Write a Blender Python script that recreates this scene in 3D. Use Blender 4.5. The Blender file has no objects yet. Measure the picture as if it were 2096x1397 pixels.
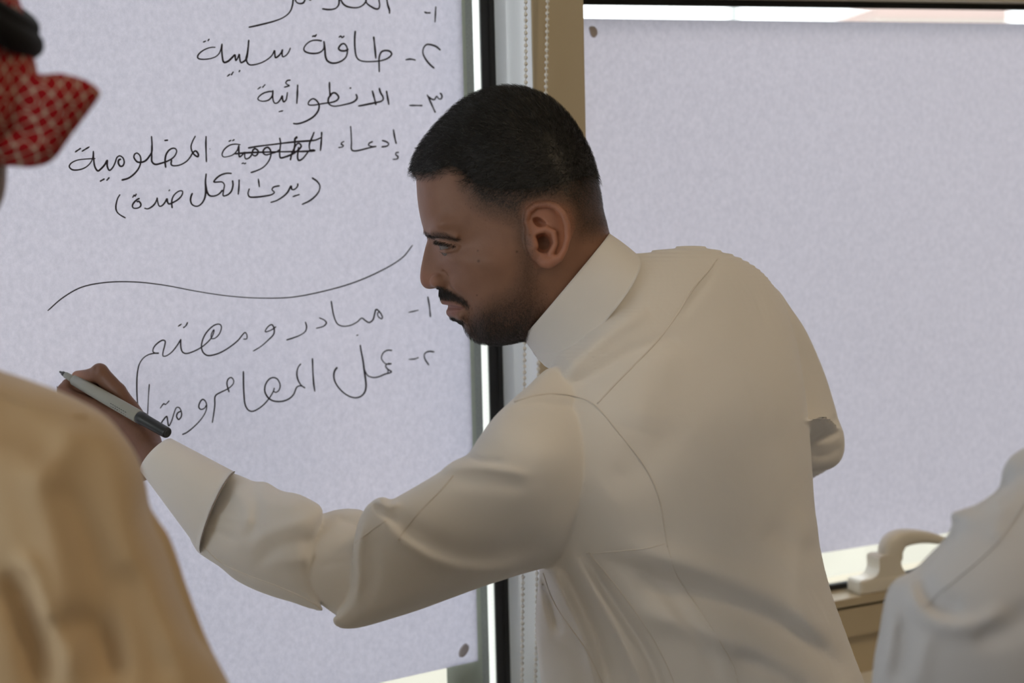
import bpy, bmesh, math, random
import numpy as np
from mathutils import Vector

SC = bpy.context.scene
COL = SC.collection
random.seed(7)
RNG = np.random.default_rng(7)

# ------------------------------------------------------------------ camera
IW, IH = 2096, 1397
LENS = 60.0
FPX = LENS / 36.0 * IW
YAW = math.radians(63.8)      # between the view and the run of the window wall
PITCH = math.radians(7.0)
ROLL = math.radians(1.36)
CAM_Z = 1.50
WALL_D = 2.0                  # wall distance along the view axis
h_ = np.array([math.cos(YAW), math.sin(YAW), 0.0])
r0 = np.array([math.sin(YAW), -math.cos(YAW), 0.0])
Z_ = np.array([0.0, 0.0, 1.0])
CF = h_ * math.cos(PITCH) - Z_ * math.sin(PITCH)
U0 = Z_ * math.cos(PITCH) + h_ * math.sin(PITCH)
CR = r0 * math.cos(ROLL) - U0 * math.sin(ROLL)
CU = U0 * math.cos(ROLL) + r0 * math.sin(ROLL)
CP = -CF * WALL_D
CP[2] = CAM_Z

cam_d = bpy.data.cameras.new('camera')
cam = bpy.data.objects.new('camera', cam_d)
COL.objects.link(cam)
cam_d.sensor_width = 36.0
cam_d.lens = LENS
cam_d.clip_start = 0.02
from mathutils import Matrix
M = Matrix(((CR[0], CU[0], -CF[0], CP[0]), (CR[1], CU[1], -CF[1], CP[1]), (CR[2], CU[2], -CF[2], CP[2]), (0, 0, 0, 1)))
cam.matrix_world = M
cam_d.dof.use_dof = True
cam_d.dof.focus_distance = 1.67
cam_d.dof.aperture_fstop = 4.3
SC.camera = cam

# ------------------------------------------------------------------ world, lights, exposure
SKY = 2.7
world = bpy.data.worlds.new('overcast_sky')
SC.world = world
world.use_nodes = True
wn = world.node_tree
wn.nodes['Background'].inputs['Color'].default_value = (0.95, 0.965, 1.0, 1)
wn.nodes['Background'].inputs['Strength'].default_value = SKY

def lamp(name, typ, loc, energy, color, size=None, size_y=None, direction=None):
    l = bpy.data.lights.new(name, typ)
    l.energy = energy
    l.color = color
    if typ == 'AREA':
        l.shape = 'RECTANGLE'
        l.size = size
        l.size_y = size_y or size
    o = bpy.data.objects.new(name, l)
    o.location = loc
    if direction is not None:
        o.rotation_euler = Vector(direction).to_track_quat('-Z', 'Y').to_euler()
    COL.objects.link(o)
    return o
SUN = lamp('sun', 'SUN', (0, -3, 12), 0.5, (1.0, 0.95, 0.86), direction=(0.25, 0.75, -1.0))
SUN.data.angle = math.radians(3)
# warm ceiling panels of the room
LAMPS = [(-0.75, -2.4), (0.95, -1.45), (-0.75, -4.4), (1.9, -4.4)]
CEIL = 2.75
LAMP_E = [2.5, 9.5, 4, 8]
for (lx, ly), e in zip(LAMPS, LAMP_E):
    lamp('ceiling_lamp', 'AREA', (lx, ly, CEIL - 0.035), e, (1.0, 0.77, 0.50), 0.58, 0.58, (0, 0, -1))

SC.view_settings.view_transform = 'Standard'
SC.view_settings.look = 'None'
SC.view_settings.exposure = 0.2
SC.view_settings.gamma = 1.0
SC.view_settings.use_curve_mapping = False

# ------------------------------------------------------------------ placing helpers
def P(px, py, d):
    """point on the photo ray (px, py) at depth d along the view axis"""
    px = np.asarray(px, float); py = np.asarray(py, float); d = np.asarray(d, float)
    a = ((px - IW / 2) / FPX * d)[..., None]
    b = ((IH / 2 - py) / FPX * d)[..., None]
    return CP + CF * d[..., None] + CR * a + CU * b

def ray(px, py):
    return CF + CR * ((px - IW / 2) / FPX) + CU * ((IH / 2 - py) / FPX)

def on_y(px, py, y=0.0):
    r = ray(px, py)
    return CP + r * ((y - CP[1]) / r[1])

def on_x(px, py, x):
    r = ray(px, py)
    return CP + r * ((x - CP[0]) / r[0])

def on_z(px, py, z):
    r = ray(px, py)
    return CP + r * ((z - CP[2]) / r[2])

def wall_depth(px, py, y=0.0):
    r = ray(px, py)
    return (y - CP[1]) / r[1]

# ------------------------------------------------------------------ object helpers
def mesh_obj(name, verts, faces, mat=None, parent=None, smooth=False):
    me = bpy.data.meshes.new(name)
    verts = np.asarray(verts, float)
    if isinstance(faces, np.ndarray) and faces.ndim == 2:
        n, k = faces.shape
        me.vertices.add(len(verts))
        me.vertices.foreach_set('co', verts.astype(np.float32).ravel())
        me.loops.add(n * k)
        me.loops.foreach_set('vertex_index', faces.astype(np.int32).ravel())
        me.polygons.add(n)
        me.polygons.foreach_set('loop_start', np.arange(0, n * k, k, dtype=np.int32))
        me.polygons.foreach_set('loop_total', np.full(n, k, np.int32))
        me.update(calc_edges=True)
    else:
        me.from_pydata([tuple(v) for v in verts], [], [tuple(f) for f in faces])
        me.update()
    me.validate()
    if smooth:
        me.polygons.foreach_set('use_smooth', [True] * len(me.polygons))
    o = bpy.data.objects.new(name, me)
    COL.objects.link(o)
    if mat:
        me.materials.append(mat)
    if parent is not None:
        o.parent = parent
        o.matrix_parent_inverse = parent.matrix_world.inverted()
    return o

def empty(name, loc, parent=None):
    o = bpy.data.objects.new(name, None)
    o.empty_display_size = 0.05
    COL.objects.link(o)
    o.location = loc
    o.matrix_world = Matrix.Translation(Vector(loc))
    if parent is not None:
        o.parent = parent
        o.matrix_parent_inverse = parent.matrix_world.inverted()
    return o

def tag(o, label=None, cat=None, group=None, kind=None):
    if label: o['label'] = label
    if cat: o['category'] = cat
    if group: o['group'] = group
    if kind: o['kind'] = kind
    return o

class MB:
    """collects vertices and faces into one mesh"""
    def __init__(s):
        s.v = []; s.f = []
    def add(s, v, f):
        n = len(s.v)
        s.v += [tuple(x) for x in v]
        s.f += [tuple(i + n for i in q) for q in f]
    def box(s, x0, x1, y0, y1, z0, z1, b=0.0):
        bm = bmesh.new()
        bmesh.ops.create_cube(bm, size=1)
        for v in bm.verts:
            v.co = Vector(((x0 + x1) / 2 + v.co.x * (x1 - x0), (y0 + y1) / 2 + v.co.y * (y1 - y0), (z0 + z1) / 2 + v.co.z * (z1 - z0)))
        if b > 0:
            bmesh.ops.bevel(bm, geom=bm.edges[:], offset=b, segments=2, affect='EDGES', profile=0.6)
        bm.verts.index_update()
        s.add([v.co[:] for v in bm.verts], [[v.index for v in f.verts] for f in bm.faces])
        bm.free()
        return s
    def tube(s, pts, rad, n=10, cap=True):
        pts = np.asarray(pts, float)
        rad = np.broadcast_to(np.asarray(rad, float), (len(pts),))
        t = np.gradient(pts, axis=0)
        t /= np.linalg.norm(t, axis=1)[:, None] + 1e-12
        up = np.array([0.31, 0.17, 0.93])
        if abs(t[0] @ up) > 0.9: up = np.array([0.9, 0.1, 0.2])
        a = up - t[0] * (up @ t[0]); a /= np.linalg.norm(a)
        v = []; f = []
        for i in range(len(pts)):
            a = a - t[i] * (a @ t[i]); a /= np.linalg.norm(a) + 1e-12
            b = np.cross(t[i], a)
            for j in range(n):
                an = 2 * math.pi * j / n
                v.append(pts[i] + rad[i] * (math.cos(an) * a + math.sin(an) * b))
        for i in range(len(pts) - 1):
            for j in range(n):
                f.append((i * n + j, i * n + (j + 1) % n, (i + 1) * n + (j + 1) % n, (i + 1) * n + j))
        if cap:
            f.append(tuple(range(n - 1, -1, -1)))
            f.append(tuple((len(pts) - 1) * n + j for j in range(n)))
        s.add(v, f)
        return s
    def build(s, name, mat=None, parent=None, smooth=False):
        return mesh_obj(name, s.v, s.f, mat, parent, smooth)

def spline(pts, n=8, closed=False):
    """Catmull-Rom through points of any dimension"""
    p = np.asarray(pts, float)
    m = len(p)
    if m < 3 and not closed:
        t = np.linspace(0, 1, n + 1)[:, None]
        return p[0] * (1 - t) + p[-1] * t
    out = []
    rng = range(m) if closed else range(m - 1)
    for i in rng:
        if closed:
            a, b, c, d = p[(i - 1) % m], p[i], p[(i + 1) % m], p[(i + 2) % m]
        else:
            b, c = p[i], p[i + 1]
            a = p[i - 1] if i > 0 else 2 * b - c
            d = p[i + 2] if i + 2 < m else 2 * c - b
        # centripetal-like damping of tangents
        l0 = np.linalg.norm(b[:2] - a[:2]) + 1e-9; l1 = np.linalg.norm(c[:2] - b[:2]) + 1e-9; l2 = np.linalg.norm(d[:2] - c[:2]) + 1e-9
        m1 = (c - a) * (l1 / (l0 + l1)); m2 = (d - b) * (l1 / (l1 + l2))
        for k in range(n):
            t = k / n
            h00 = 2 * t**3 - 3 * t**2 + 1; h10 = t**3 - 2 * t**2 + t; h01 = -2 * t**3 + 3 * t**2; h11 = t**3 - t**2
            out.append(h00 * b + h10 * m1 + h01 * c + h11 * m2)
    if not closed: out.append(p[-1])
    return np.array(out)

# ------------------------------------------------------------------ material helpers
def mat(name, color=(0.8, 0.8, 0.8), rough=0.6, metal=0.0, spec=0.5, bump=None, var=None, **kw):
    m = bpy.data.materials.new(name)
    m.use_nodes = True
    nt = m.node_tree
    b = nt.nodes['Principled BSDF']
    b.inputs['Base Color'].default_value = (*color, 1)
    b.inputs['Roughness'].default_value = rough
    b.inputs['Metallic'].default_value = metal
    b.inputs['Specular IOR Level'].default_value = spec
    for k, v in kw.items():
        b.inputs[k.replace('_', ' ')].default_value = v
    tc = nt.nodes.new('ShaderNodeTexCoord')
    if var:                                   # (scale, amount): slight tone variation of the stuff itself
        nz = nt.nodes.new('ShaderNodeTexNoise'); nz.inputs['Scale'].default_value = var[0]; nz.inputs['Detail'].default_value = 4
        nt.links.new(tc.outputs['Object'], nz.inputs['Vector'])
        mx = nt.nodes.new('ShaderNodeMix'); mx.data_type = 'RGBA'
        mx.inputs[6].default_value = (*[c * (1 - var[1]) for c in color], 1)
        mx.inputs[7].default_value = (*[min(1, c * (1 + var[1])) for c in color], 1)
        nt.links.new(nz.outputs['Fac'], mx.inputs[0])
        nt.links.new(mx.outputs[2], b.inputs['Base Color'])
    if bump:                                  # (scale, strength, distance)
        nz = nt.nodes.new('ShaderNodeTexNoise'); nz.inputs['Scale'].default_value = bump[0]; nz.inputs['Detail'].default_value = 3
        nt.links.new(tc.outputs['Object'], nz.inputs['Vector'])
        bp = nt.nodes.new('ShaderNodeBump'); bp.inputs['Strength'].default_value = bump[1]; bp.inputs['Distance'].default_value = bump[2]
        nt.links.new(nz.outputs['Fac'], bp.inputs['Height'])
        nt.links.new(bp.outputs['Normal'], b.inputs['Normal'])
    return m

def cloth(name, color, sheen=0.25, rough=0.62, extra=0.05):
    m = mat(name, color, rough, 0, 0.25, bump=(900, 0.10, 0.0006), var=(7, extra))
    b = m.node_tree.nodes['Principled BSDF']
    b.inputs['Sheen Weight'].default_value = sheen
    nt = m.node_tree                          # slow waves of soft creases under the fine weave
    old = b.inputs['Normal'].links[0].from_node
    nz = nt.nodes.new('ShaderNodeTexNoise'); nz.inputs['Scale'].default_value = 11; nz.inputs['Detail'].default_value = 2; nz.inputs['Distortion'].default_value = 0.8
    nt.links.new(nt.nodes['Texture Coordinate'].outputs['Object'], nz.inputs['Vector'])
    bp = nt.nodes.new('ShaderNodeBump'); bp.inputs['Strength'].default_value = 0.55; bp.inputs['Distance'].default_value = 0.006
    nt.links.new(nz.outputs['Fac'], bp.inputs['Height']); nt.links.new(bp.outputs['Normal'], old.inputs['Normal'])
    b.inputs['Sheen Roughness'].default_value = 0.4
    return m

def attr_skin(name, attr='skin_color', rough=0.48):
    m = mat(name, (0.3, 0.17, 0.11), rough, 0, 0.4, bump=(420, 0.16, 0.0012))
    nt = m.node_tree
    b = nt.nodes['Principled BSDF']
    a = nt.nodes.new('ShaderNodeAttribute'); a.attribute_name = attr
    nz = nt.nodes.new('ShaderNodeTexNoise'); nz.inputs['Scale'].default_value = 55; nz.inputs['Detail'].default_value = 6
    tc = nt.nodes['Texture Coordinate']
    nt.links.new(tc.outputs['Object'], nz.inputs['Vector'])
    mr = nt.nodes.new('ShaderNodeMapRange'); mr.inputs['To Min'].default_value = 0.82; mr.inputs['To Max'].default_value = 1.18
    nt.links.new(nz.outputs['Fac'], mr.inputs['Value'])
    mx = nt.nodes.new('ShaderNodeMix'); mx.data_type = 'RGBA'; mx.blend_type = 'MULTIPLY'; mx.inputs[0].default_value = 1
    nt.links.new(a.outputs['Color'], mx.inputs[6]); nt.links.new(mr.outputs['Result'], mx.inputs[7])
    nt.links.new(mx.outputs[2], b.inputs['Base Color'])
    return m

# ------------------------------------------------------------------ implicit modelling
def surface_nets(F):
    nx, ny, nz = F.shape
    S = F < 0
    c = S[:-1, :-1, :-1].astype(np.int8)
    tot = np.zeros((nx - 1, ny - 1, nz - 1), np.int8)
    offs = [(i, j, k) for i in (0, 1) for j in (0, 1) for k in (0, 1)]
    for i, j, k in offs:
        tot += S[i:nx - 1 + i, j:ny - 1 + j, k:nz - 1 + k]
    act = (tot > 0) & (tot < 8)
    idx = np.full(act.shape, -1, np.int64)
    I, J, K = np.nonzero(act)
    idx[I, J, K] = np.arange(len(I))
    vals = {o: F[I + o[0], J + o[1], K + o[2]].astype(np.float64) for o in offs}
    acc = np.zeros((len(I), 3)); cnt = np.zeros(len(I))
    for a in offs:
        for ax in range(3):
            if a[ax] == 0:
                b = list(a); b[ax] = 1; b = tuple(b)
                va, vb = vals[a], vals[b]
                m = (va < 0) != (vb < 0)
                t = np.where(m, va / np.where(np.abs(va - vb) < 1e-12, 1e-12, va - vb), 0)
                p = np.array(a, float)[None, :].repeat(len(I), 0)
                p[:, ax] += t
                acc += np.where(m[:, None], p, 0); cnt += m
    V = acc / cnt[:, None] + np.stack([I, J, K], 1)
    faces = []
    # x edges
    a = S[:-1, 1:-1, 1:-1]; b = S[1:, 1:-1, 1:-1]
    for flip in (False, True):
        m = (a & ~b) if not flip else (~a & b)
        i, j, k = np.nonzero(m)
        q = np.stack([idx[i, j, k], idx[i, j + 1, k], idx[i, j + 1, k + 1], idx[i, j, k + 1]], 1)
        faces.append(q[:, ::-1] if flip else q)
    a = S[1:-1, :-1, 1:-1]; b = S[1:-1, 1:, 1:-1]
    for flip in (False, True):
        m = (a & ~b) if not flip else (~a & b)
        i, j, k = np.nonzero(m)
        q = np.stack([idx[i, j, k], idx[i, j, k + 1], idx[i + 1, j, k + 1], idx[i + 1, j, k]], 1)
        faces.append(q[:, ::-1] if flip else q)
    a = S[1:-1, 1:-1, :-1]; b = S[1:-1, 1:-1, 1:]
    for flip in (False, True):
        m = (a & ~b) if not flip else (~a & b)
        i, j, k = np.nonzero(m)
        q = np.stack([idx[i, j, k], idx[i + 1, j, k], idx[i + 1, j + 1, k], idx[i, j + 1, k]], 1)
        faces.append(q[:, ::-1] if flip else q)
    Fc = np.concatenate(faces)
    return V, Fc[(Fc >= 0).all(1)]

def seg_dist(U, V, pts, taper=False):
    """distance of grid points to an open polyline, and the parameter 0..1 of the nearest point"""
    best = np.full(U.shape, 1e9); par = np.zeros(U.shape)
    L = np.concatenate([[0], np.cumsum(np.linalg.norm(np.diff(pts[:, :2], axis=0), axis=1))])
    for i in range(len(pts) - 1):
        ax, ay = pts[i][:2]; bx, by = pts[i + 1][:2]
        dx, dy = bx - ax, by - ay
        l2 = dx * dx + dy * dy + 1e-9
        t = np.clip(((U - ax) * dx + (V - ay) * dy) / l2, 0, 1)
        d = np.hypot(U - ax - t * dx, V - ay - t * dy)
        m = d < best
        best = np.where(m, d, best); par = np.where(m, (L[i] + t * (L[i + 1] - L[i])) / L[-1], par)
    return best, par

def poly_sd(U, V, pts):
    """signed distance to a closed polygon, positive inside"""
    q = np.vstack([pts, pts[:1]])
    d, _ = seg_dist(U, V, q)
    ins = np.zeros(U.shape, bool)
    for i in range(len(q) - 1):
        x0, y0 = q[i][:2]; x1, y1 = q[i + 1][:2]
        if y0 == y1: continue
        c = ((y0 > V) != (y1 > V)) & (U < (x1 - x0) * (V - y0) / (y1 - y0) + x0)
        ins ^= c
    return np.where(ins, d, -d)

def _poisson(mask):
    if max(mask.shape) > 36:
        c = _poisson(mask[::2, ::2])
        U = np.repeat(np.repeat(c, 2, 0), 2, 1)[:mask.shape[0], :mask.shape[1]] * 4.0
        it = 70
    else:
        U = np.zeros(mask.shape); it = 500
    U = np.where(mask, U, 0)
    for _ in range(it):
        Pd = np.pad(U, 1)
        U = np.where(mask, 0.25 * (Pd[:-2, 1:-1] + Pd[2:, 1:-1] + Pd[1:-1, :-2] + Pd[1:-1, 2:]) + 1.0, 0)
    return U

def blur(A, n):
    for _ in range(n):
        Pd = np.pad(A, 1, mode='edge')
        A = 0.5 * A + 0.125 * (Pd[:-2, 1:-1] + Pd[2:, 1:-1] + Pd[1:-1, :-2] + Pd[1:-1, 2:])
    return A

def inflate(us, vs, poly, smooth=6, maxout=60):
    """half-thickness squared (px^2) of the outline blown up round, with an exact outline; negative outside"""
    step = us[1] - us[0]
    U, V = np.meshgrid(us, vs, indexing='ij')
    pts = spline(poly, 5, True) if smooth else np.asarray(poly, float)
    sd = poly_sd(U, V, pts)
    u = _poisson(sd > 0) * step * step
    good = sd > 2.2 * step
    Q = np.where(good, u / np.maximum(sd, 1e-6), 0); Wt = good.astype(float)
    a, b = Q.copy(), Wt.copy()
    for _ in range(14):
        a2, b2 = blur(a, 1), blur(b, 1)
        a = np.where(good, a, a2); b = np.where(good, b, b2)
    med = np.median(Q[good]) if good.any() else 10
    Qf = np.where(b > 1e-6, a / np.maximum(b, 1e-6), med)
    out = np.where(good, u, Qf * np.maximum(sd, -maxout))
    return out, sd

def tps(ctrl, U, V):
    """thin-plate surface through (u, v, value)"""
    c = np.asarray(ctrl, float)
    n = len(c)
    s = 100.0
    X = c[:, :2] / s
    def ker(r2): return 0.5 * r2 * np.log(r2 + 1e-12)
    A = np.zeros((n + 3, n + 3))
    A[:n, :n] = ker(((X[:, None] - X[None]) ** 2).sum(2)) + np.eye(n) * 1e-4
    A[:n, n] = 1; A[:n, n + 1:] = X; A[n, :n] = 1; A[n + 1:, :n] = X.T
    w = np.linalg.lstsq(A, np.concatenate([c[:, 2], np.zeros(3)]), rcond=None)[0]
    out = w[n] + w[n + 1] * U / s + w[n + 2] * V / s
    for i in range(n):
        out = out + w[i] * ker((U / s - X[i, 0]) ** 2 + (V / s - X[i, 1]) ** 2)
    return out

def smin(a, b, k):
    h = np.maximum(k - np.abs(a - b), 0) / k
    return np.minimum(a, b) - h * h * k * 0.25

class Form:
    """a solid in (photo px, photo px, depth) with depth also in px units: w = (d - d0) * FPX / d0"""
    def __init__(s, u0, u1, v0, v1, d_near, d_far, d0, step=4, wstep=None, vlist=None):
        s.d0 = d0; s.sc = d0 / FPX; s.step = step
        s.us = np.arange(u0, u1 + step, step, dtype=float)
        s.vs = np.arange(v0, v1 + step, step, dtype=float)
        wstep = wstep or step
        s.ws = np.arange((d_near - d0) / s.sc, (d_far - d0) / s.sc + wstep, wstep)
        s.U, s.V = np.meshgrid(s.us, s.vs, indexing='ij')
        s.F = np.full((len(s.us), len(s.vs), len(s.ws)), 1e3, np.float32)
        s.W3 = s.ws[None, None, :]
    def w_of(s, d): return (d - s.d0) / s.sc
    def depth_map(s, ctrl):
        return s.w_of(tps(ctrl, s.U, s.V)) if len(ctrl) > 2 else s.w_of(ctrl[0][2]) + 0 * s.U
    def part(s, poly, depth, k=0.707, kblend=10, disp=None, sub=None, thick=None):
        h, sd = inflate(s.us, s.vs, poly)
        h = h * k * k
        if thick is not None:     # cap the half thickness
            h = np.where(h > 0, thick ** 2 * (1 - np.exp(-h / thick ** 2)), h)
        wc = s.depth_map(depth)
        gu, gv = np.gradient(h, s.us, s.vs)
        g2 = gu * gu + gv * gv
        D = s.W3 - wc[:, :, None]
        f = (D * D - h[:, :, None]) / np.sqrt(4 * D * D + g2[:, :, None] + 30)
        if disp is not None:
            f = f - disp[:, :, None] * (1 / (1 + np.exp(np.clip((D + 4) / 6, -30, 30))))
        s.F = smin(s.F, f.astype(np.float32), kblend) if kblend else np.minimum(s.F, f.astype(np.float32))
        return wc, h
    def capsules(s, chain, kblend=8, sub=False):
        """chain of (u, v, depth, r_px) joined as round cones"""
        c = np.asarray(chain, float)
        f = None
        for i in range(len(c) - 1):
            a = np.array([c[i, 0], c[i, 1], s.w_of(c[i, 2])]); b = np.array([c[i + 1, 0], c[i + 1, 1], s.w_of(c[i + 1, 2])])
            ra, rb = c[i, 3], c[i + 1, 3]
            d = b - a; l2 = d @ d + 1e-9
            X = (s.U - a[0])[:, :, None]; Y = (s.V - a[1])[:, :, None]; Zw = s.W3 - a[2]
            t = np.clip((X * d[0] + Y * d[1] + Zw * d[2]) / l2, 0, 1)
            g = np.sqrt((X - t * d[0]) ** 2 + (Y - t * d[1]) ** 2 + (Zw - t * d[2]) ** 2) - (ra + t * (rb - ra))
            f = g if f is None else smin(f, g, 4)
        if sub: s.F = -smin(-s.F, f.astype(np.float32), kblend)
        else: s.F = smin(s.F, f.astype(np.float32), kblend)
    def ellipsoid(s, u, v, w, ru, rv, rw, kblend=6, sub=False, rot=0.0, W=None):
        X = (s.U - u)[:, :, None]; Y = (s.V - v)[:, :, None]; Zw = (s.W3 if W is None else W) - w
        ca, sa = math.cos(rot), math.sin(rot)
        A = (X * ca + Y * sa) / ru; B = (-X * sa + Y * ca) / rv; C = Zw / rw
        k0 = np.sqrt(A * A + B * B + C * C); k1 = np.sqrt((A / ru) ** 2 + (B / rv) ** 2 + (C / rw) ** 2) + 1e-6
        f = (k0 * (k0 - 1) / k1).astype(np.float32)
        if sub: s.F = -smin(-s.F, f, kblend)
        else: s.F = smin(s.F, f, kblend)
    def finish(s, rows=None):
        """returns vertices in (u, v, d) and faces"""
        F = s.F; vs = s.vs
        if rows is not None:
            F = F[:, rows]; vs = vs[rows]
        V, Fc = surface_nets(F)
        u = np.interp(V[:, 0], np.arange(len(s.us)), s.us)
        v = np.interp(V[:, 1], np.arange(len(vs)), vs)
        w = np.interp(V[:, 2], np.arange(len(s.ws)), s.ws)
        return np.stack([u, v, w], 1), Fc
    def to_world(s, q):
        return P(q[:, 0], q[:, 1], s.d0 + q[:, 2] * s.sc)
    def front(s, u, v):
        """depth of the first surface met along the photo ray (nearest grid column, interpolated)"""
        i = int(np.clip(round((u - s.us[0]) / s.step), 0, len(s.us) - 1)); j = int(np.clip(round((v - s.vs[0]) / s.step), 0, len(s.vs) - 1))
        c = s.F[i, j]
        n = np.nonzero(c < 0)[0]
        if len(n) == 0: return None
        k = n[0]
        if k == 0: return s.d0 + s.ws[0] * s.sc
        t = c[k - 1] / (c[k - 1] - c[k])
        return s.d0 + (s.ws[k - 1] + t * (s.ws[k] - s.ws[k - 1])) * s.sc

def fold_map(U, V, folds):
    """sum of ridges (+) and valleys (-): (points, height px, width px)"""
    D = np.zeros(U.shape)
    for pts, amp, sig in folds:
        d, t = seg_dist(U, V, spline(pts, 6))
        D += amp * np.exp(-(d / sig) ** 2) * np.clip(np.minimum(t, 1 - t) * 5 + 0.05, 0, 1) ** 0.7
    return D

def relax(V, F, n=1, lam=0.5):
    e = np.concatenate([F[:, [0, 1]], F[:, [1, 2]], F[:, [2, 3]], F[:, [3, 0]]])
    for _ in range(n):
        acc = np.zeros_like(V); cnt = np.zeros(len(V))
        for k in range(3):
            acc[:, k] = np.bincount(e[:, 0], V[e[:, 1], k], len(V)) + np.bincount(e[:, 1], V[e[:, 0], k], len(V))
        cnt = np.bincount(e[:, 0], minlength=len(V)) + np.bincount(e[:, 1], minlength=len(V))
        V = V + lam * (acc / np.maximum(cnt, 1)[:, None] - V)
    return V

def vert_normals(V, F):
    a = V[F[:, 2]] - V[F[:, 0]]; b = V[F[:, 3]] - V[F[:, 1]]
    n = np.cross(a, b)
    N = np.zeros_like(V)
    for k in range(4):
        for c in range(3):
            N[:, c] += np.bincount(F[:, k], n[:, c], len(V))
    return N / (np.linalg.norm(N, axis=1)[:, None] + 1e-12)

def color_attr(o, name, cols):
    me = o.data
    at = me.color_attributes.new(name, 'FLOAT_COLOR', 'POINT')
    at.data.foreach_set('color', np.concatenate([cols, np.ones((len(cols), 1))], 1).astype(np.float32).ravel())

def seam(form, pts, name, material, parent, rad=0.0006, lift=0.0002, n=6):
    """a stitched seam: a thin cord lying on the cloth along photo points"""
    q = []
    for u, v in spline(pts, n):
        d = form.front(u, v)
        if d is not None: q.append((u, v, d - lift))
    if len(q) < 3: return None
    q = np.array(q)
    d = q[:, 2].copy()
    for _ in range(2):
        d[1:-1] = 0.25 * d[:-2] + 0.5 * d[1:-1] + 0.25 * d[2:]
    return MB().tube(P(q[:, 0], q[:, 1], d), rad, 6).build(name, material, parent, True)
# ------------------------------------------------------------------ the room
X0, X1, YB = -2.7, 5.0, -6.0
m_wall = mat('painted_wall', (0.62, 0.60, 0.57), 0.85, bump=(160, 0.1, 0.001), var=(3, 0.03))
m_ceil = mat('ceiling_tile', (0.75, 0.73, 0.69), 0.9, bump=(220, 0.2, 0.001))
m_floor = mat('carpet', (0.21, 0.20, 0.19), 0.95, bump=(600, 0.4, 0.002), var=(40, 0.15))
m_frame = mat('taupe_aluminium', (0.50, 0.42, 0.285), 0.42, 0.0, 0.45, var=(2.5, 0.04), bump=(900, 0.04, 0.0004))
m_frame_in = mat('white_coated_reveal', (0.90, 0.94, 0.95), 0.25, 0.0, 1.0, Coat_Weight=1.0, Coat_Roughness=0.12)
m_rubber = mat('black_rubber', (0.012, 0.012, 0.013), 0.55)
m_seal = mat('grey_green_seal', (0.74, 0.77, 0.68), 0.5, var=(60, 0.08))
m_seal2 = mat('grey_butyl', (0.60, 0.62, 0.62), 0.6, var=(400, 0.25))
m_spacer = mat('perforated_spacer', (0.92, 0.93, 0.91), 0.35, 0.0, 0.6)
m_sill = mat('white_sill', (0.80, 0.78, 0.73), 0.4)
m_cream = mat('cream_plastic', (0.74, 0.70, 0.60), 0.28, 0, 0.5)

def struct(name, mb, m, parent=None, smooth=False):
    o = mb.build(name, m, parent, smooth)
    if parent is None: o['kind'] = 'structure'
    return o

# plan of the window wall, read off the photo rays
ZS = on_y(1720, 1201, 0).copy()[2]                 # bottom of the right glass
ZT = on_y(1600, 9, 0)[2]                           # top of the right glass
XS = on_y(1014, 300, 0)[0]                         # side of the mullion that looks left
p_ = on_x(1094, 300, XS); DEP = -p_[1]             # how far the mullion stands into the room
XE = on_y(1200, 300, -DEP)[0]                      # right edge of the mullion
XL = -2.5                                         # left end of the left glass
XR = 2.6                                           # right end of the right glass
ZLB = ZS - 0.16                                    # left glass reaches lower
ZLT = 2.45
print('plan', ZS, ZT, XS, DEP, XE)

struct('floor', MB().box(X0, X1, YB, 0.16, -0.08, 0.0), m_floor)
struct('ceiling', MB().box(X0, X1, YB, 0.16, CEIL, CEIL + 0.08), m_ceil)
struct('wall_back', MB().box(X0, X1, YB - 0.1, YB, 0, CEIL), m_wall)
WY0, WY1, WZ0, WZ1 = -2.75, -0.25, 0.85, 2.5        # unseen side window, added in the left wall for fill daylight
wl = MB().box(X0 - 0.1, X0, YB - 0.1, WY0, 0, CEIL).box(X0 - 0.1, X0, WY1, 0.16, 0, CEIL).box(X0 - 0.1, X0, WY0, WY1, 0, WZ0).box(X0 - 0.1, X0, WY0, WY1, WZ1, CEIL)
struct('wall_left', wl, m_wall)
struct('wall_right', MB().box(X1, X1 + 0.1, YB - 0.1, 0.16, 0, CEIL), m_wall)
wf = MB()
wf.box(X0, XL - 0.06, 0.0, 0.16, 0, CEIL)
wf.box(XR + 0.06, X1, 0.0, 0.16, 0, CEIL)
wf.box(XL - 0.06, XR + 0.06, 0.0, 0.16, 0, ZLB - 0.10)
wf.box(XL - 0.06, XR + 0.06, 0.0, 0.16, ZLT + 0.10, CEIL)
struct('wall_front', wf, m_wall)

# glass that lets the view and the light straight through, with a faint reflection
m_glass = bpy.data.materials.new('window_glass'); m_glass.use_nodes = True
nt = m_glass.node_tree; nt.nodes.clear()
out = nt.nodes.new('ShaderNodeOutputMaterial'); mx = nt.nodes.new('ShaderNodeMixShader')
tr = nt.nodes.new('ShaderNodeBsdfTransparent'); tr.inputs[0].default_value = (0.95, 0.97, 0.96, 1)
gl = nt.nodes.new('ShaderNodeBsdfGlossy'); gl.inputs['Roughness'].default_value = 0.02
fr = nt.nodes.new('ShaderNodeFresnel'); fr.inputs['IOR'].default_value = 1.35
nt.links.new(fr.outputs[0], mx.inputs[0]); nt.links.new(tr.outputs[0], mx.inputs[1]); nt.links.new(gl.outputs[0], mx.inputs[2])
nt.links.new(mx.outputs[0], out.inputs['Surface'])

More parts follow.
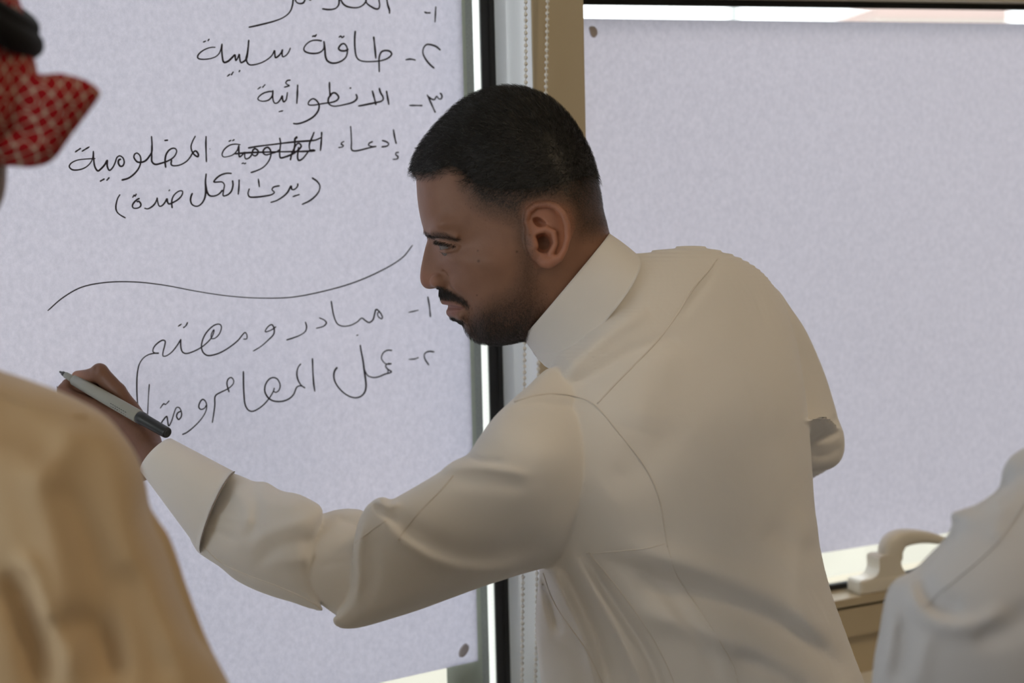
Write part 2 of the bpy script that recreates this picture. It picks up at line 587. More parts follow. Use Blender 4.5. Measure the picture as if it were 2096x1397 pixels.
# added side window, out of view, letting in daylight from the left
w3 = empty('fill_window', (X0, (WY0 + WY1) / 2, WZ0)); w3['kind'] = 'structure'
MB().box(X0 - 0.06, X0 - 0.055, WY0, WY1, WZ0, WZ1).build('glass_pane', m_glass, w3)
fm = MB()
for y_ in (WY0, (WY0 + WY1) / 2 - 0.03, WY1 - 0.06): fm.box(X0 - 0.09, X0 - 0.02, y_, y_ + 0.06, WZ0, WZ1, 0.003)
for z_ in (WZ0, WZ1 - 0.06): fm.box(X0 - 0.088, X0 - 0.022, WY0, WY1, z_, z_ + 0.06, 0.003)
fm.build('frame', m_frame, w3)

# left window: fixed pane
w1 = empty('window_1', ((XL + XS) / 2, 0, ZLB)); w1['kind'] = 'structure'
xa = on_y(988, 300, 0)[0]                          # where the black gasket begins
xb = on_y(972, 300, 0.0)[0]
xc = on_y(957, 300, 0.0)[0]
xd = on_y(945, 300, 0.0)[0]
MB().box(XL, XS, 0.0, 0.005, ZLB, ZLT).build('glass_pane', m_glass, w1)
xsp = on_y(988, 300, 0.007)[0]
MB().box(xsp - 0.0005, xsp + 0.02, 0.0065, 0.0225, ZLB, ZLT).build('spacer_bar', m_spacer, w1)
pm = MB()
zz = ZLB + 0.01
while zz < ZLT:
    pm.box(xsp - 0.0009, xsp - 0.0003, 0.0125, 0.0135, zz, zz + 0.0012)
    pm.box(xsp - 0.0009, xsp - 0.0003, 0.0185, 0.0195, zz + 0.002, zz + 0.0032)
    zz += 0.0048
pm.build('spacer_perforation', m_seal2, w1)
MB().box(xa, XS + 0.01, -0.004, -0.0005, ZLB, ZLT, 0.001).box(xa + (XS - xa) * 0.62, XS + 0.01, -0.006, -0.0035, ZLB, ZLT, 0.001).build('gasket', m_rubber, w1)
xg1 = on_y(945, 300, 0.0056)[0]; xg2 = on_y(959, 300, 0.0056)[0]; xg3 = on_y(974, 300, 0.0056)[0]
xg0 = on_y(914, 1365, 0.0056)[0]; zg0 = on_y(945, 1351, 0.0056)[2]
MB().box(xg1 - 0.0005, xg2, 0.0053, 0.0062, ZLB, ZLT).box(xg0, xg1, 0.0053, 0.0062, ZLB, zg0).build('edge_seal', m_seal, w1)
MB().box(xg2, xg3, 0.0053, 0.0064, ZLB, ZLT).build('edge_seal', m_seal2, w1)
g = MB()
g.box(XL - 0.06, XL, -0.05, 0.06, ZLB - 0.10, ZLT + 0.10)
g.box(XL, XS, -DEP, 0.06, ZLB - 0.10, ZLB, 0.003)
g.box(XL, XS, -DEP, 0.06, ZLT, ZLT + 0.10, 0.003)
g.build('frame', m_frame, w1)
# mullion between the windows: white coated side, taupe face
ml = empty('trim_1', ((XS + XE) / 2, -DEP / 2, ZLB)); ml['kind'] = 'structure'
MB().box(XS, XS + 0.012, -DEP + 0.0015, 0.06, ZLB - 0.10, ZLT + 0.10).build('mullion_side', m_frame_in, ml)
mb = MB().box(XS + 0.0005, XE, -DEP, -DEP + 0.02, ZLB - 0.10, ZLT + 0.10, 0.0012)
mb.box(XS + 0.012, XE - 0.001, -DEP + 0.019, 0.06, ZLB - 0.10, ZLT + 0.10)
mb.build('mullion_face', m_frame, ml)

# right window: opening sash
w2 = empty('window_2', ((XE + XR) / 2, 0, ZS)); w2['kind'] = 'structure'
MB().box(XE, XR, 0.0, 0.005, ZS, ZT).build('glass_pane', m_glass, w2)
y_f = on_z(1745, 1223, ZS)[1]                      # front edge of the rail top
z_a = on_y(1745, 1240, y_f)[2]
z_b = on_y(1745, 1246, y_f)[2]
z_c = on_y(1765, 1299, y_f)[2]
z_d = on_y(1780, 1380, y_f)[2]
print('rail', y_f, z_a, z_b, z_c, z_d)
MB().box(XE, XR, y_f, 0.05, z_a, ZS, 0.0015).box(XE, XE + 0.012, y_f, 0.05, ZS, ZT).box(XR, XR + 0.06, y_f, 0.05, z_a, ZT).box(XE, XR + 0.06, y_f, 0.05, ZT + 0.004, ZT + 0.07, 0.0015).build('sash_frame', m_frame, w2)
MB().box(XE + 0.01, XR, -0.009, -0.0005, ZS, ZS + 0.008, 0.001).box(XE + 0.01, XR, -0.010, -0.0005, ZT - 0.004, ZT + 0.004, 0.001).build('gasket', m_rubber, w2)
MB().box(XE, XR + 0.06, y_f + 0.006, 0.05, z_b, z_a).build('shadow_gap', m_rubber, w2)
MB().box(XE, XR + 0.06, y_f + 0.001, 0.05, z_c, z_b, 0.001).box(XE, XR + 0.06, y_f + 0.012, 0.05, z_d, z_c, 0.001).build('outer_frame', m_frame, w2)
MB().box(XE, XR + 0.06, ZT * 0 + y_f + 0.002, 0.06, ZT + 0.07, ZLT + 0.10).build('transom', m_frame, w2)
MB().box(XL - 0.06, XR + 0.06, -0.17, 0.0, ZLB - 0.13, ZLB - 0.101, 0.004).build('trim_2', m_sill)['kind'] = 'structure'
MB().box(XE, XR + 0.06, y_f - 0.09, 0.0, z_d - 0.025, z_d, 0.004).build('window_ledge', m_sill, w2)

# handle on the bottom rail of the sash (a casement lever)
hd = empty('handle', on_z(1790, 1205, ZS), w2)
def RP(px, py, dy):                                # point over the rail at its own distance from the glass
    return on_y(px, py, dy)
yh = y_f * 0.55
hb = MB()
pa = on_z(1742, 1206, ZS); 
L0 = RP(1742, 1190, yh)[0]; L1 = RP(1900, 1150, yh)[0]
zt1 = RP(1742, 1182, yh)[2]
hb.box(L0, L0 + (L1 - L0) * 0.60, y_f + 0.002, y_f + 0.032, ZS, zt1, 0.004)
prof = [(1775, 1188), (1793, 1180), (1800, 1165), (1802, 1140), (1843, 1140), (1846, 1158), (1858, 1176), (1880, 1190), (1880, 1212), (1775, 1212)]
front = [RP(a, b, y_f + 0.003) for a, b in spline(prof[:8], 4)] + [RP(a, b, y_f + 0.003) for a, b in prof[8:]]
n = len(front)
front = [np.array([q[0], q[1], max(q[2], ZS)]) for q in front]
back = [q + np.array([0, 0.026, 0]) for q in front]
hb.add(front + back, [tuple(range(n - 1, -1, -1)), tuple(range(n, 2 * n))] + [(i, (i + 1) % n, n + (i + 1) % n, n + i) for i in range(n)])
hb.build('handle_base', m_cream, hd)
# lever: rises from the base and bows over to the right
path = spline([(1822, 1142), (1824, 1120), (1838, 1103), (1868, 1097), (1900, 1099), (1932, 1108), (1975, 1132), (2010, 1160)], 6)
wid = np.interp(np.arange(len(path)), [0, 8, 16, 30, 48], [21, 21, 16, 8.5, 8])
lv = []; lf = []
nn = 16
for i, (a, b) in enumerate(path):
    t = path[min(i + 1, len(path) - 1)] - path[max(i - 1, 0)]
    t = t / np.linalg.norm(t); nrm = np.array([-t[1], t[0]])
    c0 = RP(a, b, y_f + 0.016)
    up = RP(a + nrm[0] * wid[i], b + nrm[1] * wid[i], y_f + 0.016) - c0
    for j in range(nn):
        an = 2 * math.pi * j / nn
        ca, sa = math.cos(an), math.sin(an)
        ca = math.copysign(abs(ca) ** 0.75, ca); sa = math.copysign(abs(sa) ** 0.75, sa)
        lv.append(c0 + up * ca + np.array([0, 0.0125, 0]) * sa)
for i in range(len(path) - 1):
    for j in range(nn):
        lf.append((i * nn + j, i * nn + (j + 1) % nn, (i + 1) * nn + (j + 1) % nn, (i + 1) * nn + j))
lf.append(tuple(range(nn))); lf.append(tuple((len(path) - 1) * nn + j for j in range(nn)))
mesh_obj('handle_lever', lv, lf, m_cream, hd, True)

# ceiling lamps
m_lamp = bpy.data.materials.new('lamp_diffuser'); m_lamp.use_nodes = True
b_ = m_lamp.node_tree.nodes['Principled BSDF']; b_.inputs['Base Color'].default_value = (0.9, 0.88, 0.82, 1)
b_.inputs['Emission Color'].default_value = (1, 0.82, 0.58, 1); b_.inputs['Emission Strength'].default_value = 2.0
corner = ['near the window and left wall', 'above and behind the writing man', 'near the back wall on the left', 'near the back wall on the right']
for i, (lx, ly) in enumerate(LAMPS):
    t = empty('ceiling_light', (lx, ly, CEIL))
    tag(t, 'square recessed ceiling light ' + corner[i], 'ceiling light', 'square ceiling lights')
    MB().box(lx - .3, lx + .3, ly - .3, ly + .3, CEIL - 0.02, CEIL - 0.001, 0.003).build('diffuser', m_lamp, t)
    fr_ = MB()
    for s_ in (-1, 1):
        fr_.box(lx + s_ * .3 - .012, lx + s_ * .3 + .012, ly - .312, ly + .312, CEIL - 0.028, CEIL - 0.001)
        fr_.box(lx - .312, lx + .312, ly + s_ * .3 - .012, ly + s_ * .3 + .012, CEIL - 0.028, CEIL - 0.001)
    fr_.build('frame', m_frame_in, t)

# outside: pale paving and a low building with a pink band
m_pave = mat('pale_paving', (0.345, 0.325, 0.272), 0.9, var=(1.2, 0.05), bump=(30, 0.2, 0.01))
struct('ground', MB().box(-60, 90, 0.17, 120, -0.3, -0.05), m_pave)
m_pink = mat('pink_render', (0.51, 0.39, 0.365), 0.9, var=(0.5, 0.04))
m_pale = mat('pale_render', (0.50, 0.52, 0.475), 0.9)
m_win = mat('dark_pane', (0.30, 0.33, 0.36), 0.2)
bd = 38.0
def BP(px, py, d): return P(px, py, d)
a0 = BP(1592, 27, 52.0); a1 = BP(1792, 9, bd); a2 = BP(2064, 13, bd * 1.05)
bt = empty('building', (a1[0], a1[1], -0.05))
tag(bt, 'low pale building with a pink band along its roof, far outside the right window', 'building')
roof = max(a1[2], a2[2])
def prism(pts, z0, z1):
    n = len(pts)
    v = [(p[0], p[1], z0) for p in pts] + [(p[0], p[1], z1) for p in pts]
    f = [tuple(range(n - 1, -1, -1)), tuple(range(n, 2 * n))] + [(i, (i + 1) % n, n + (i + 1) % n, n + i) for i in range(n)]
    return v, f
fdir = CF * np.array([1, 1, 0]); fdir /= np.linalg.norm(fdir)
plan = [a0, a1, a2, a2 + fdir * 12, a0 + fdir * 8]
ctr = np.mean([p for p in plan], 0)
mbb = MB(); mbb.add(*prism(plan, -0.05, roof - 0.36)); mbb.build('wall', m_pale, bt)
plan2 = [ctr + (p - ctr) * 1.004 for p in plan]
mbb = MB(); mbb.add(*prism(plan2, roof - 0.36, roof)); mbb.build('roof_band', m_pink, bt)
for k in range(5):
    t0 = 0.08 + k * 0.19
    q0 = a1 + (a2 - a1) * t0 - fdir * 0.03; q1 = a1 + (a2 - a1) * (t0 + 0.09) - fdir * 0.03
    mw = MB(); mw.add(*prism([q0, q1, q1 + fdir * 0.06, q0 + fdir * 0.06], roof - 2.0, roof - 0.62)); mw.build('window', m_win, bt)
lp = BP(1502, 20, 40.0)
MB().tube([(lp[0], lp[1], -0.05), (lp[0], lp[1], 3.0), (lp[0], lp[1], 6.5)], [0.18, 0.15, 0.12], 12).build('street_pole', mat('pole_grey', (0.40, 0.42, 0.42), 0.6))
tag(bpy.data.objects['street_pole'], 'blurred pale pole standing outside, left of the pink banded building', 'pole')
# ------------------------------------------------------------------ paper sheets stuck on the glass
m_paper = bpy.data.materials.new('flip_chart_paper'); m_paper.use_nodes = True
nt = m_paper.node_tree; nt.nodes.clear()
out = nt.nodes.new('ShaderNodeOutputMaterial'); mx = nt.nodes.new('ShaderNodeMixShader'); mx.inputs[0].default_value = 0.465
df = nt.nodes.new('ShaderNodeBsdfDiffuse'); tl = nt.nodes.new('ShaderNodeBsdfTranslucent')
tc = nt.nodes.new('ShaderNodeTexCoord')
nz = nt.nodes.new('ShaderNodeTexNoise'); nz.inputs['Scale'].default_value = 170; nz.inputs['Detail'].default_value = 5; nz.inputs['Roughness'].default_value = 0.75
mp = nt.nodes.new('ShaderNodeMapping'); mp.inputs['Scale'].default_value = (1, 1, 0.8)
nt.links.new(tc.outputs['Object'], mp.inputs['Vector']); nt.links.new(mp.outputs[0], nz.inputs['Vector'])
cr = nt.nodes.new('ShaderNodeValToRGB')
cr.color_ramp.elements[0].position = 0.3; cr.color_ramp.elements[0].color = (0.66, 0.655, 0.79, 1)
cr.color_ramp.elements[1].position = 0.7; cr.color_ramp.elements[1].color = (0.80, 0.785, 0.93, 1)
nt.links.new(nz.outputs['Fac'], cr.inputs[0]); nt.links.new(cr.outputs[0], df.inputs[0]); nt.links.new(cr.outputs[0], tl.inputs[0])
nt.links.new(df.outputs[0], mx.inputs[1]); nt.links.new(tl.outputs[0], mx.inputs[2]); nt.links.new(mx.outputs[0], out.inputs['Surface'])
m_ink = mat('black_ink', (0.022, 0.018, 0.030), 0.5, 0, 0.3)
m_putty_shade = mat('grey_putty_shade', (0.30, 0.26, 0.25), 0.7, bump=(300, 0.3, 0.001))

YP = -0.0016
def sheet(name, corners, label):
    c = [on_y(x, y, YP) for x, y in corners]           # tl, tr, br, bl
    nx, nz_ = 24, 24
    v = []; f = []
    for layer in (0, 1):
        for i in range(nx + 1):
            for j in range(nz_ + 1):
                s, t = i / nx, j / nz_
                p = (c[0] * (1 - s) + c[1] * s) * (1 - t) + (c[3] * (1 - s) + c[2] * s) * t
                p = p.copy()
                p[1] = YP - layer * 0.00022
                v.append(p)
    m = nx + 1; k = nz_ + 1
    for i in range(nx):
        for j in range(nz_):
            a = i * k + j
            f.append((a, a + 1, a + k + 1, a + k))
    # the sheet is a single skin of paper (thin by nature): keep one layer
    o = mesh_obj(name, v[:m * k], f, m_paper, None)
    tag(o, label, 'paper')
    return o
paper_l = sheet('flip_chart_sheet', [(-330, -260), (938, -260), (978.5, 1352), (-360, 1650)],
                'tall sheet of flip chart paper on the left window, covered in black Arabic handwriting')
paper_r = sheet('flip_chart_sheet', [(1190, 37.5), (2150, 48.5), (2160, 1055), (1190, 1210)],
                'blank sheet of flip chart paper stuck on the right window, behind the writing man')

def putty(pts, label, y):
    q = spline(pts, 4, True)
    c = q.mean(0)
    v = []; f = []
    rings = [(1.0, 0.0), (0.96, 0.0008), (0.75, 0.0014), (0.4, 0.0017)]
    n = len(q)
    for s, h in rings:
        for p in q:
            v.append(on_y(*(c + (p - c) * s), y - h))
    for r in range(len(rings) - 1):
        for j in range(n):
            f.append((r * n + j, r * n + (j + 1) % n, (r + 1) * n + (j + 1) % n, (r + 1) * n + j))
    f.append(tuple((len(rings) - 1) * n + j for j in range(n)))
    f.append(tuple(range(n - 1, -1, -1)))
    o = mesh_obj('putty_shade', v, f, m_putty_shade, None, True)
    tag(o, label, 'adhesive putty', 'putty blobs holding the paper')
m_putty_shade.node_tree.nodes['Principled BSDF'].inputs['Base Color'].default_value = (0.50, 0.46, 0.47, 1)  # this grey paints the shade of putty lying behind the paper
putty([(953, 1316), (960, 1322), (958, 1333), (950, 1343), (941, 1344), (939, 1336), (943, 1325)], 'grey shade of a small putty blob at the lower right corner of the handwritten sheet', YP - 0.0001)
putty([(1206, 55), (1216, 54), (1222, 60), (1223, 70), (1217, 77), (1211, 75), (1207, 66)], 'brown grey shade of a putty blob at the upper left corner of the blank sheet', YP - 0.0001)

# handwriting: (origin x, origin y, magnification), strokes as point lists; a leading number is the pen width in photo px
INK = [
 ('first_line', (390, 0, 7.763), """3.4: 1634,-60 1630,0 1620,80 1590,170 1530,240 1440,295 1300,345 1130,388 1000,418 925,433
3.6: 1645,-60 1665,0 1690,40 1740,58 1790,45 1815,5 1822,-50
3.4: 1885,-6 1915,2"""),
 ('first_line', (600, 0, 6.55), """3.6: 618,-60 617,0 612,60 580,105 530,125 460,128 390,118
3.6: 610,-50 640,0 670,50 720,85 800,103 880,98 940,65 975,20 978,-20
3.6: 975,5 990,45 1040,85 1110,120 1145,115 1160,75 1150,0 1146,-50
3.9: 1250,-50 1258,0 1270,70 1290,130 1293,182
3.8: 1760,160 1790,172 1840,172
3.2: 1913,90 1908,180 1902,298"""),
 ('second_line', (390, 0, 7.763), """3.0: 395,752 330,752 240,780 160,830 115,885 120,925 180,942 290,935 390,905 450,855 480,790 500,695
3.8: 500,695 497,800 505,900 520,975 545,992 600,970 660,915 705,872 712,920 720,960 745,930 775,862 780,920 800,992 840,980 880,945 903,880
4.2: 925,635 915,760 900,870 885,930 895,980 920,1020
3.4: 920,1020 960,1032 1050,1020 1150,985 1240,930 1300,870 1335,803 1340,860 1350,915 1390,895 1440,840 1460,790 1455,850 1465,900 1510,885 1555,835 1588,760
3.0: 200,670 245,650
3.0: 275,650 298,618
3.2: 582,1213 630,1175
3.2: 645,1195 680,1140
3.2: 770,1145 785,1112"""),
 ('second_line', (600, 0, 6.55), """3.4: 385,548 310,538 240,550 180,590 145,645 155,685 220,712 310,715 370,695 410,650 412,550
3.8: 412,552 425,650 435,760 460,815 520,845 590,840 660,810 710,760 728,680 715,620 680,585 640,600 610,650 640,678 700,680 740,658
3.2: 255,492 285,478 290,490 315,460
3.2: 612,500 640,485 655,505 685,482
3.6: 833,415 825,520 830,660 845,750 880,800 950,823 1060,825 1180,812 1270,780 1320,730 1300,690 1240,677 1185,695 1155,760 1152,850 1155,965
4.0: 1080,492 1092,600 1110,785
3.6: 1508,802 1570,792 1640,805
3.7: 1975,672 1920,625 1850,600 1790,598 1750,640 1740,710 1775,790 1830,860 1892,915"""),
 ('third_line', (510, 150, 10.48), """3.0: 490,388 420,392 300,430 200,510 190,560 260,595 340,595 420,570 480,510 508,440 508,360
3.4: 508,368 505,480 515,580 550,640 610,630 670,560 710,485 715,550 740,610 790,570 810,490 820,405
2.8: 182,340 255,288
2.8: 282,308 345,238
3.0: 885,145 820,155 785,205 820,240 860,262 820,280 750,298
2.8: 635,825 730,800
3.8: 1040,245 1035,400 1022,650
3.8: 1722,185 1725,330 1738,490
3.6: 1740,490 1780,430 1840,420 1900,470 1920,520 1880,580 1780,620 1640,640 1500,662 1400,680 1280,675 1270,630 1320,565 1380,545 1440,580 1490,650 1500,730 1470,820 1390,920 1270,1000 1130,1060 1020,1083 945,1075"""),
 ('third_line', (660, 150, 7.763), """3.6: 125,350 95,400 92,460 120,500 180,522 260,515 380,490 480,460 540,415 550,375 532,330
3.8: 435,240 455,228
3.8: 905,235 920,300 960,370 965,415 930,445 860,462 700,495 570,520
3.9: 792,275 820,380 850,500
4.0: 1017,280 1035,380 1055,498
3.3: 1380,510 1480,510 1587,512
3.6: 1665,340 1710,440 1760,550 1793,622
3.3: 1685,370 1730,405 1780,415 1815,365 1850,405 1885,405 1900,370 1885,325 1865,318"""),
 ('fourth_line', (130, 260, 6.761), """3.0: 440,435 330,440 200,455 110,495 80,545 120,588 200,592 290,565 360,510 400,440 413,330
3.6: 413,335 418,450 435,550 475,605 520,575 570,520 605,460 605,540 635,598 680,560 715,490 740,420 780,398 825,430 840,490 820,535 785,540 760,500 765,455 795,443
3.4: 160,345 240,292
3.4: 255,335 358,272
3.4: 505,750 568,715
3.4: 597,738 635,695
3.6: 1217,125 1225,250 1222,340 1190,400 1140,460 1085,485 1020,480 975,420 985,375 1020,360 1060,400 1070,470 1045,560 985,640 900,705 805,733
3.5: 1222,240 1220,400 1225,480 1270,515 1350,500 1450,465 1530,410 1565,340 1550,300 1510,293 1460,320 1420,380 1405,470 1415,560
3.6: 1397,185 1445,180
3.5: 1495,450 1492,520 1540,535 1620,520 1700,475 1750,420 1790,355 1830,330 1865,375 1860,408 1820,390 1780,340 1765,270 1785,200 1825,122
3.6: 1973,125 1970,250 1978,482
2.0: 2024,299 2027,304"""),
 ('fourth_line', (400, 250, 7.486), """2.8: 690,345 610,335 520,355 440,420 408,495 430,530 500,525 580,495 640,430 665,355
3.5: 665,358 665,450 675,530 720,500 755,460 755,530 775,562 830,540 870,480 880,430 915,405 960,440 950,490 915,515 875,495 870,460
3.5: 1290,420 1230,460 1160,480 1080,500 1035,465 1060,405 1110,385 1150,430 1155,510 1120,600 1040,690 930,745 848,772
3.8: 1290,240 1305,320 1295,420 1290,500 1305,545 1380,530 1480,490 1570,430 1620,370 1600,330 1560,330 1520,390 1480,470 1455,580
4.2: 1545,230 1525,260 1522,340 1510,420 1475,490
3.6: 1580,380 1570,470 1565,540 1585,585 1640,560 1700,490 1740,440 1800,425 1835,435
3.6: 1820,150 1780,250 1748,330 1750,410 1790,440 1835,432
3.6: 1935,150 1930,280 1915,438
3.8: 808,395 950,370 1150,345 1350,320 1550,298 1750,285 1850,270 1925,235
3.8: 600,485 750,470 1000,460 1300,452 1600,448 1820,440
3.0: 510,295 548,275
3.0: 565,285 598,265
3.0: 710,635 740,622
3.0: 745,638 775,625
6.5: 1538,228 1556,240"""),
 ('fourth_line', (630, 240, 8.733), """3.0: 650,428 605,455 600,480 635,505 620,528 548,540
3.2: 765,155 775,300 780,450 785,580 850,600 980,575 1100,545 1225,518 1150,520 1090,500 1095,465 1160,432
3.4: 1325,412 1400,435 1445,470 1420,510 1320,530
3.8: 1530,215 1550,340 1580,470
3.2: 1625,625 1575,635 1575,670 1610,700 1600,740 1520,752
2.8: 1910,552 1990,542 2060,545"""),
 ('bracketed_line', (220, 350, 9.527), """3.2: 245,455 200,530 170,640 165,730 190,800 250,855 350,912
3.4: 570,600 610,590 650,640 640,690 580,722 510,720 485,680 510,620 570,560 625,530
3.0: 490,518 520,470 540,490 562,442
3.3: 720,722 780,735 850,705 920,640 955,570 970,515
3.4: 970,518 980,600 1010,680 1060,675 1120,610 1160,540 1170,600 1200,640 1280,610 1380,550 1450,470 1465,400 1430,382 1360,410 1290,480 1255,570 1255,660 1262,720
2.8: 1195,388 1218,362
3.6: 1655,430 1625,510 1620,580 1650,650 1720,685 1790,670 1860,600 1905,490 1915,350 1910,200 1925,50"""),
 ('bracketed_line', (360, 340, 6.55), """3.8: 405,100 398,200 405,280 420,350 455,395 520,398 580,370 625,320
3.3: 748,97 680,95 600,120 540,165 510,210 560,212 620,212 650,250 640,320 635,395 690,385 740,340 765,260 760,190
3.5: 848,180 845,280 836,380
3.4: 985,300 968,360 985,408 1060,415 1180,402 1280,382 1320,350 1290,315 1310,280 1390,262
3.4: 1105,168 1120,278
3.5: 1270,485 1350,460 1440,405 1500,345 1545,265 1555,310 1590,310 1630,270 1635,232
3.2: 1565,408 1658,378
3.5: 1825,155 1890,200 1930,260 1920,330 1870,400 1790,465 1690,512"""),
 ('wavy_rule', (60, 450, 2.329), """2.5: 88,432 160,370 250,320 370,297 500,295 640,310 800,340 950,362 1100,372 1250,368 1400,340 1550,297 1690,235 1780,178 1827,120"""),
 ('sixth_line', (500, 590, 5.24), """2.8: 340,410 290,445 225,465 250,415 295,388 320,430 315,490 260,550 180,620 95,672
2.8: 655,358 668,410 655,460 600,500 530,528 452,553
2.9: 805,315 860,340 880,370 850,405 770,428
3.0: 932,135 945,220 965,310 1000,380 1060,405 1140,395 1210,360 1260,318 1300,345 1340,365 1380,335 1400,265 1415,225 1450,250 1480,300 1475,325 1440,305 1430,265 1450,250
2.6: 1203,506 1222,497
2.8: 1762,257 1868,233
3.3: 1968,88 1985,190 1997,305
3.0: 2038,680 1980,675 1935,700 1935,750 1980,822
2.8: 1765,760 1830,755 1868,740"""),
 ('sixth_line', (260, 620, 6.987), """2.8: 1665,515 1710,510 1715,460 1690,420 1650,455 1590,530 1480,620 1350,700 1230,742 1140,745 1080,690 1065,600 1100,480 1170,380 1260,310 1330,305 1350,350 1320,440 1260,500 1210,505 1205,450 1240,380 1245,400 1210,490 1140,570 1050,640 940,695 850,720 795,700 770,630 768,515
2.8: 768,520 720,600 640,700 560,755 515,755 515,700 540,600 545,545 510,530 440,570 385,630 370,690 400,712 455,712
2.8: 455,716 380,718 290,745 220,800 170,890 145,1030 140,1200 148,1397 162,1500
2.8: 730,333 780,298
2.8: 805,352 840,325 868,272"""),
 ('seventh_line', (640, 690, 8.062), """3.6: 785,125 800,230 830,380 850,540 870,680 880,800 860,900 800,970 710,997 600,970 490,895 400,790 355,690 350,600 370,540 405,495
2.8: 830,420 860,540 910,630 1000,662 1090,650 1180,612 1300,570 1240,525 1205,480 1225,440 1300,435 1220,442 1165,400 1135,340 1165,255 1230,215 1310,215
2.6: 1245,525 1240,585
4.2: 1240,438 1295,436"""),
 ('seventh_line', (440, 720, 8.733), """3.4: 1742,115 1750,350 1765,560 1785,705
3.1: 1535,210 1490,270 1465,360 1475,470 1530,580 1610,645
3.0: 1610,640 1540,605 1480,615 1450,650 1410,750 1340,825 1230,875 1110,885 1010,860 930,790 890,690 905,580 970,485 1050,457 1120,490 1165,590 1145,680 1090,720 1050,700 1063,640 1040,710 960,840 860,950 740,1035 650,1060 580,1020 535,920 520,780 510,560 508,345"""),
 ('seventh_line', (270, 740, 8.217), """2.8: 1635,508 1610,430 1598,360 1620,290 1670,265 1710,310 1700,375 1620,450 1500,510 1420,555 1395,600 1395,720 1375,880 1352,1025
2.8: 1255,720 1220,780 1160,800 1125,760 1150,670 1195,632 1240,670 1258,750 1235,850 1160,970 1040,1095 920,1190 848,1222
2.8: 440,1150 480,1060 520,990 585,918 600,990 620,1078 670,990 710,860 750,770 800,775 835,860 825,930 785,970 752,920 770,860 825,830
2.6: 475,782 535,705 565,718 628,655
2.4: 293,375 280,560 262,890 250,1000"""),
 ('seventh_line', (0, 700, 2.794), """1.6: 327,250 326,292"""),
]
strokes = []
for line, (ox, oy, mag), txt in INK:
    for row in txt.strip().split('\n'):
        wd, pts = row.split(':')
        p = np.array([[float(a) for a in s.split(',')] for s in pts.split()]) / mag + np.array([ox, oy])
        strokes.append([line, float(wd), p, spline(p, 7) if len(p) > 2 else spline(p, 5)])
# strokes that lie close together make one written word
par = list(range(len(strokes)))
def root_(i):
    while par[i] != i: i = par[i]
    return i
for i in range(len(strokes)):
    for j in range(i):
        if strokes[i][0] == strokes[j][0]:
            a, b = strokes[i][3], strokes[j][3]
            if np.min(np.hypot(a[:, None, 0] - b[None, :, 0], a[:, None, 1] - b[None, :, 1])) < 19: par[root_(i)] = root_(j)
words = {}
for i, (line, wd, p, q) in enumerate(strokes):
    mb = words.setdefault(root_(i), (line, MB()))[1]
    t = np.gradient(q, axis=0); t /= np.linalg.norm(t, axis=1)[:, None] + 1e-9
    nrm = np.stack([-t[:, 1], t[:, 0]], 1)
    m = len(q)
    L = np.linspace(0, 1, m)
    hw = wd / 2 * (0.96 - 0.14 * np.sin(L * 9 + p[0, 0])) * np.clip(np.minimum(L, 1 - L) * m / 2.0 + 0.72, 0, 1)
    v = []
    for k in range(m):       # the ink stands a fraction of a millimetre proud of the paper
        ext = t[k] * (-hw[k] * 0.7 if k == 0 else hw[k] * 0.7 if k == m - 1 else 0)
        a = q[k] + nrm[k] * hw[k]; b = q[k] - nrm[k] * hw[k]; c = q[k] + ext
        v += [on_y(a[0], a[1], YP - 0.0003), on_y(c[0], c[1], YP - 0.00042), on_y(b[0], b[1], YP - 0.0003)]
    f = []
    for k in range(m - 1):
        f += [(k * 3, k * 3 + 1, k * 3 + 4, k * 3 + 3), (k * 3 + 1, k * 3 + 2, k * 3 + 5, k * 3 + 4)]
    mb.add(v, f)
for line, mb in words.values():
    mb.build('written_rule' if line == 'wavy_rule' else 'handwritten_word', m_ink, paper_l)

# ------------------------------------------------------------------ bead chain of a roller blind
m_bead = mat('ivory_bead', (0.80, 0.79, 0.73), 0.3, 0, 0.5)
ch = empty('blind_chain', on_y(1100, -250, -DEP - 0.02))
tag(ch, 'looped ivory bead chain of a roller blind hanging in front of the mullion', 'blind chain')
yc1 = on_x(1077, 100, XS)[1]
bm = bmesh.new(); bmesh.ops.create_icosphere(bm, subdivisions=2, radius=1.0)
bm.verts.index_update()
SPH_V = np.array([v.co[:] for v in bm.verts]); SPH_F = [[v.index for v in f.verts] for f in bm.faces]; bm.free()
def strand(pts, name):
    w = spline(np.array(pts), 60)
    seg = np.concatenate([[0], np.cumsum(np.linalg.norm(np.diff(w, axis=0), axis=1))])
    mb = MB()
    mb.tube(w[::6], 0.0007, 6)
    s = 0.0
    while s < seg[-1]:
        p = np.array([np.interp(s, seg, w[:, k]) for k in range(3)])
        mb.add(SPH_V * 0.0023 + p, SPH_F)
        s += 0.0066
    return mb.build(name, m_bead, ch, True)
def S1(x, y):   # just left of the mullion side
    return on_y(x, y, yc1 * 0.92 - 0.006) 
def S2(x, y): return on_y(x, y, -DEP - 0.012)
strand([S2(1073, -330), S2(1075, -100), S2(1076, 100), S2(1075, 400), S2(1073.5, 724), S2(1071, 1100), S2(1069, 1300), S2(1068, 1500)], 'bead_strand')
strand([S2(1124, -330), S2(1122, -100), S2(1119, 120), S2(1111, 400), S2(1102, 724), S2(1099, 1100), S2(1098, 1300), S2(1090, 1480), S2(1068, 1500)], 'bead_strand')
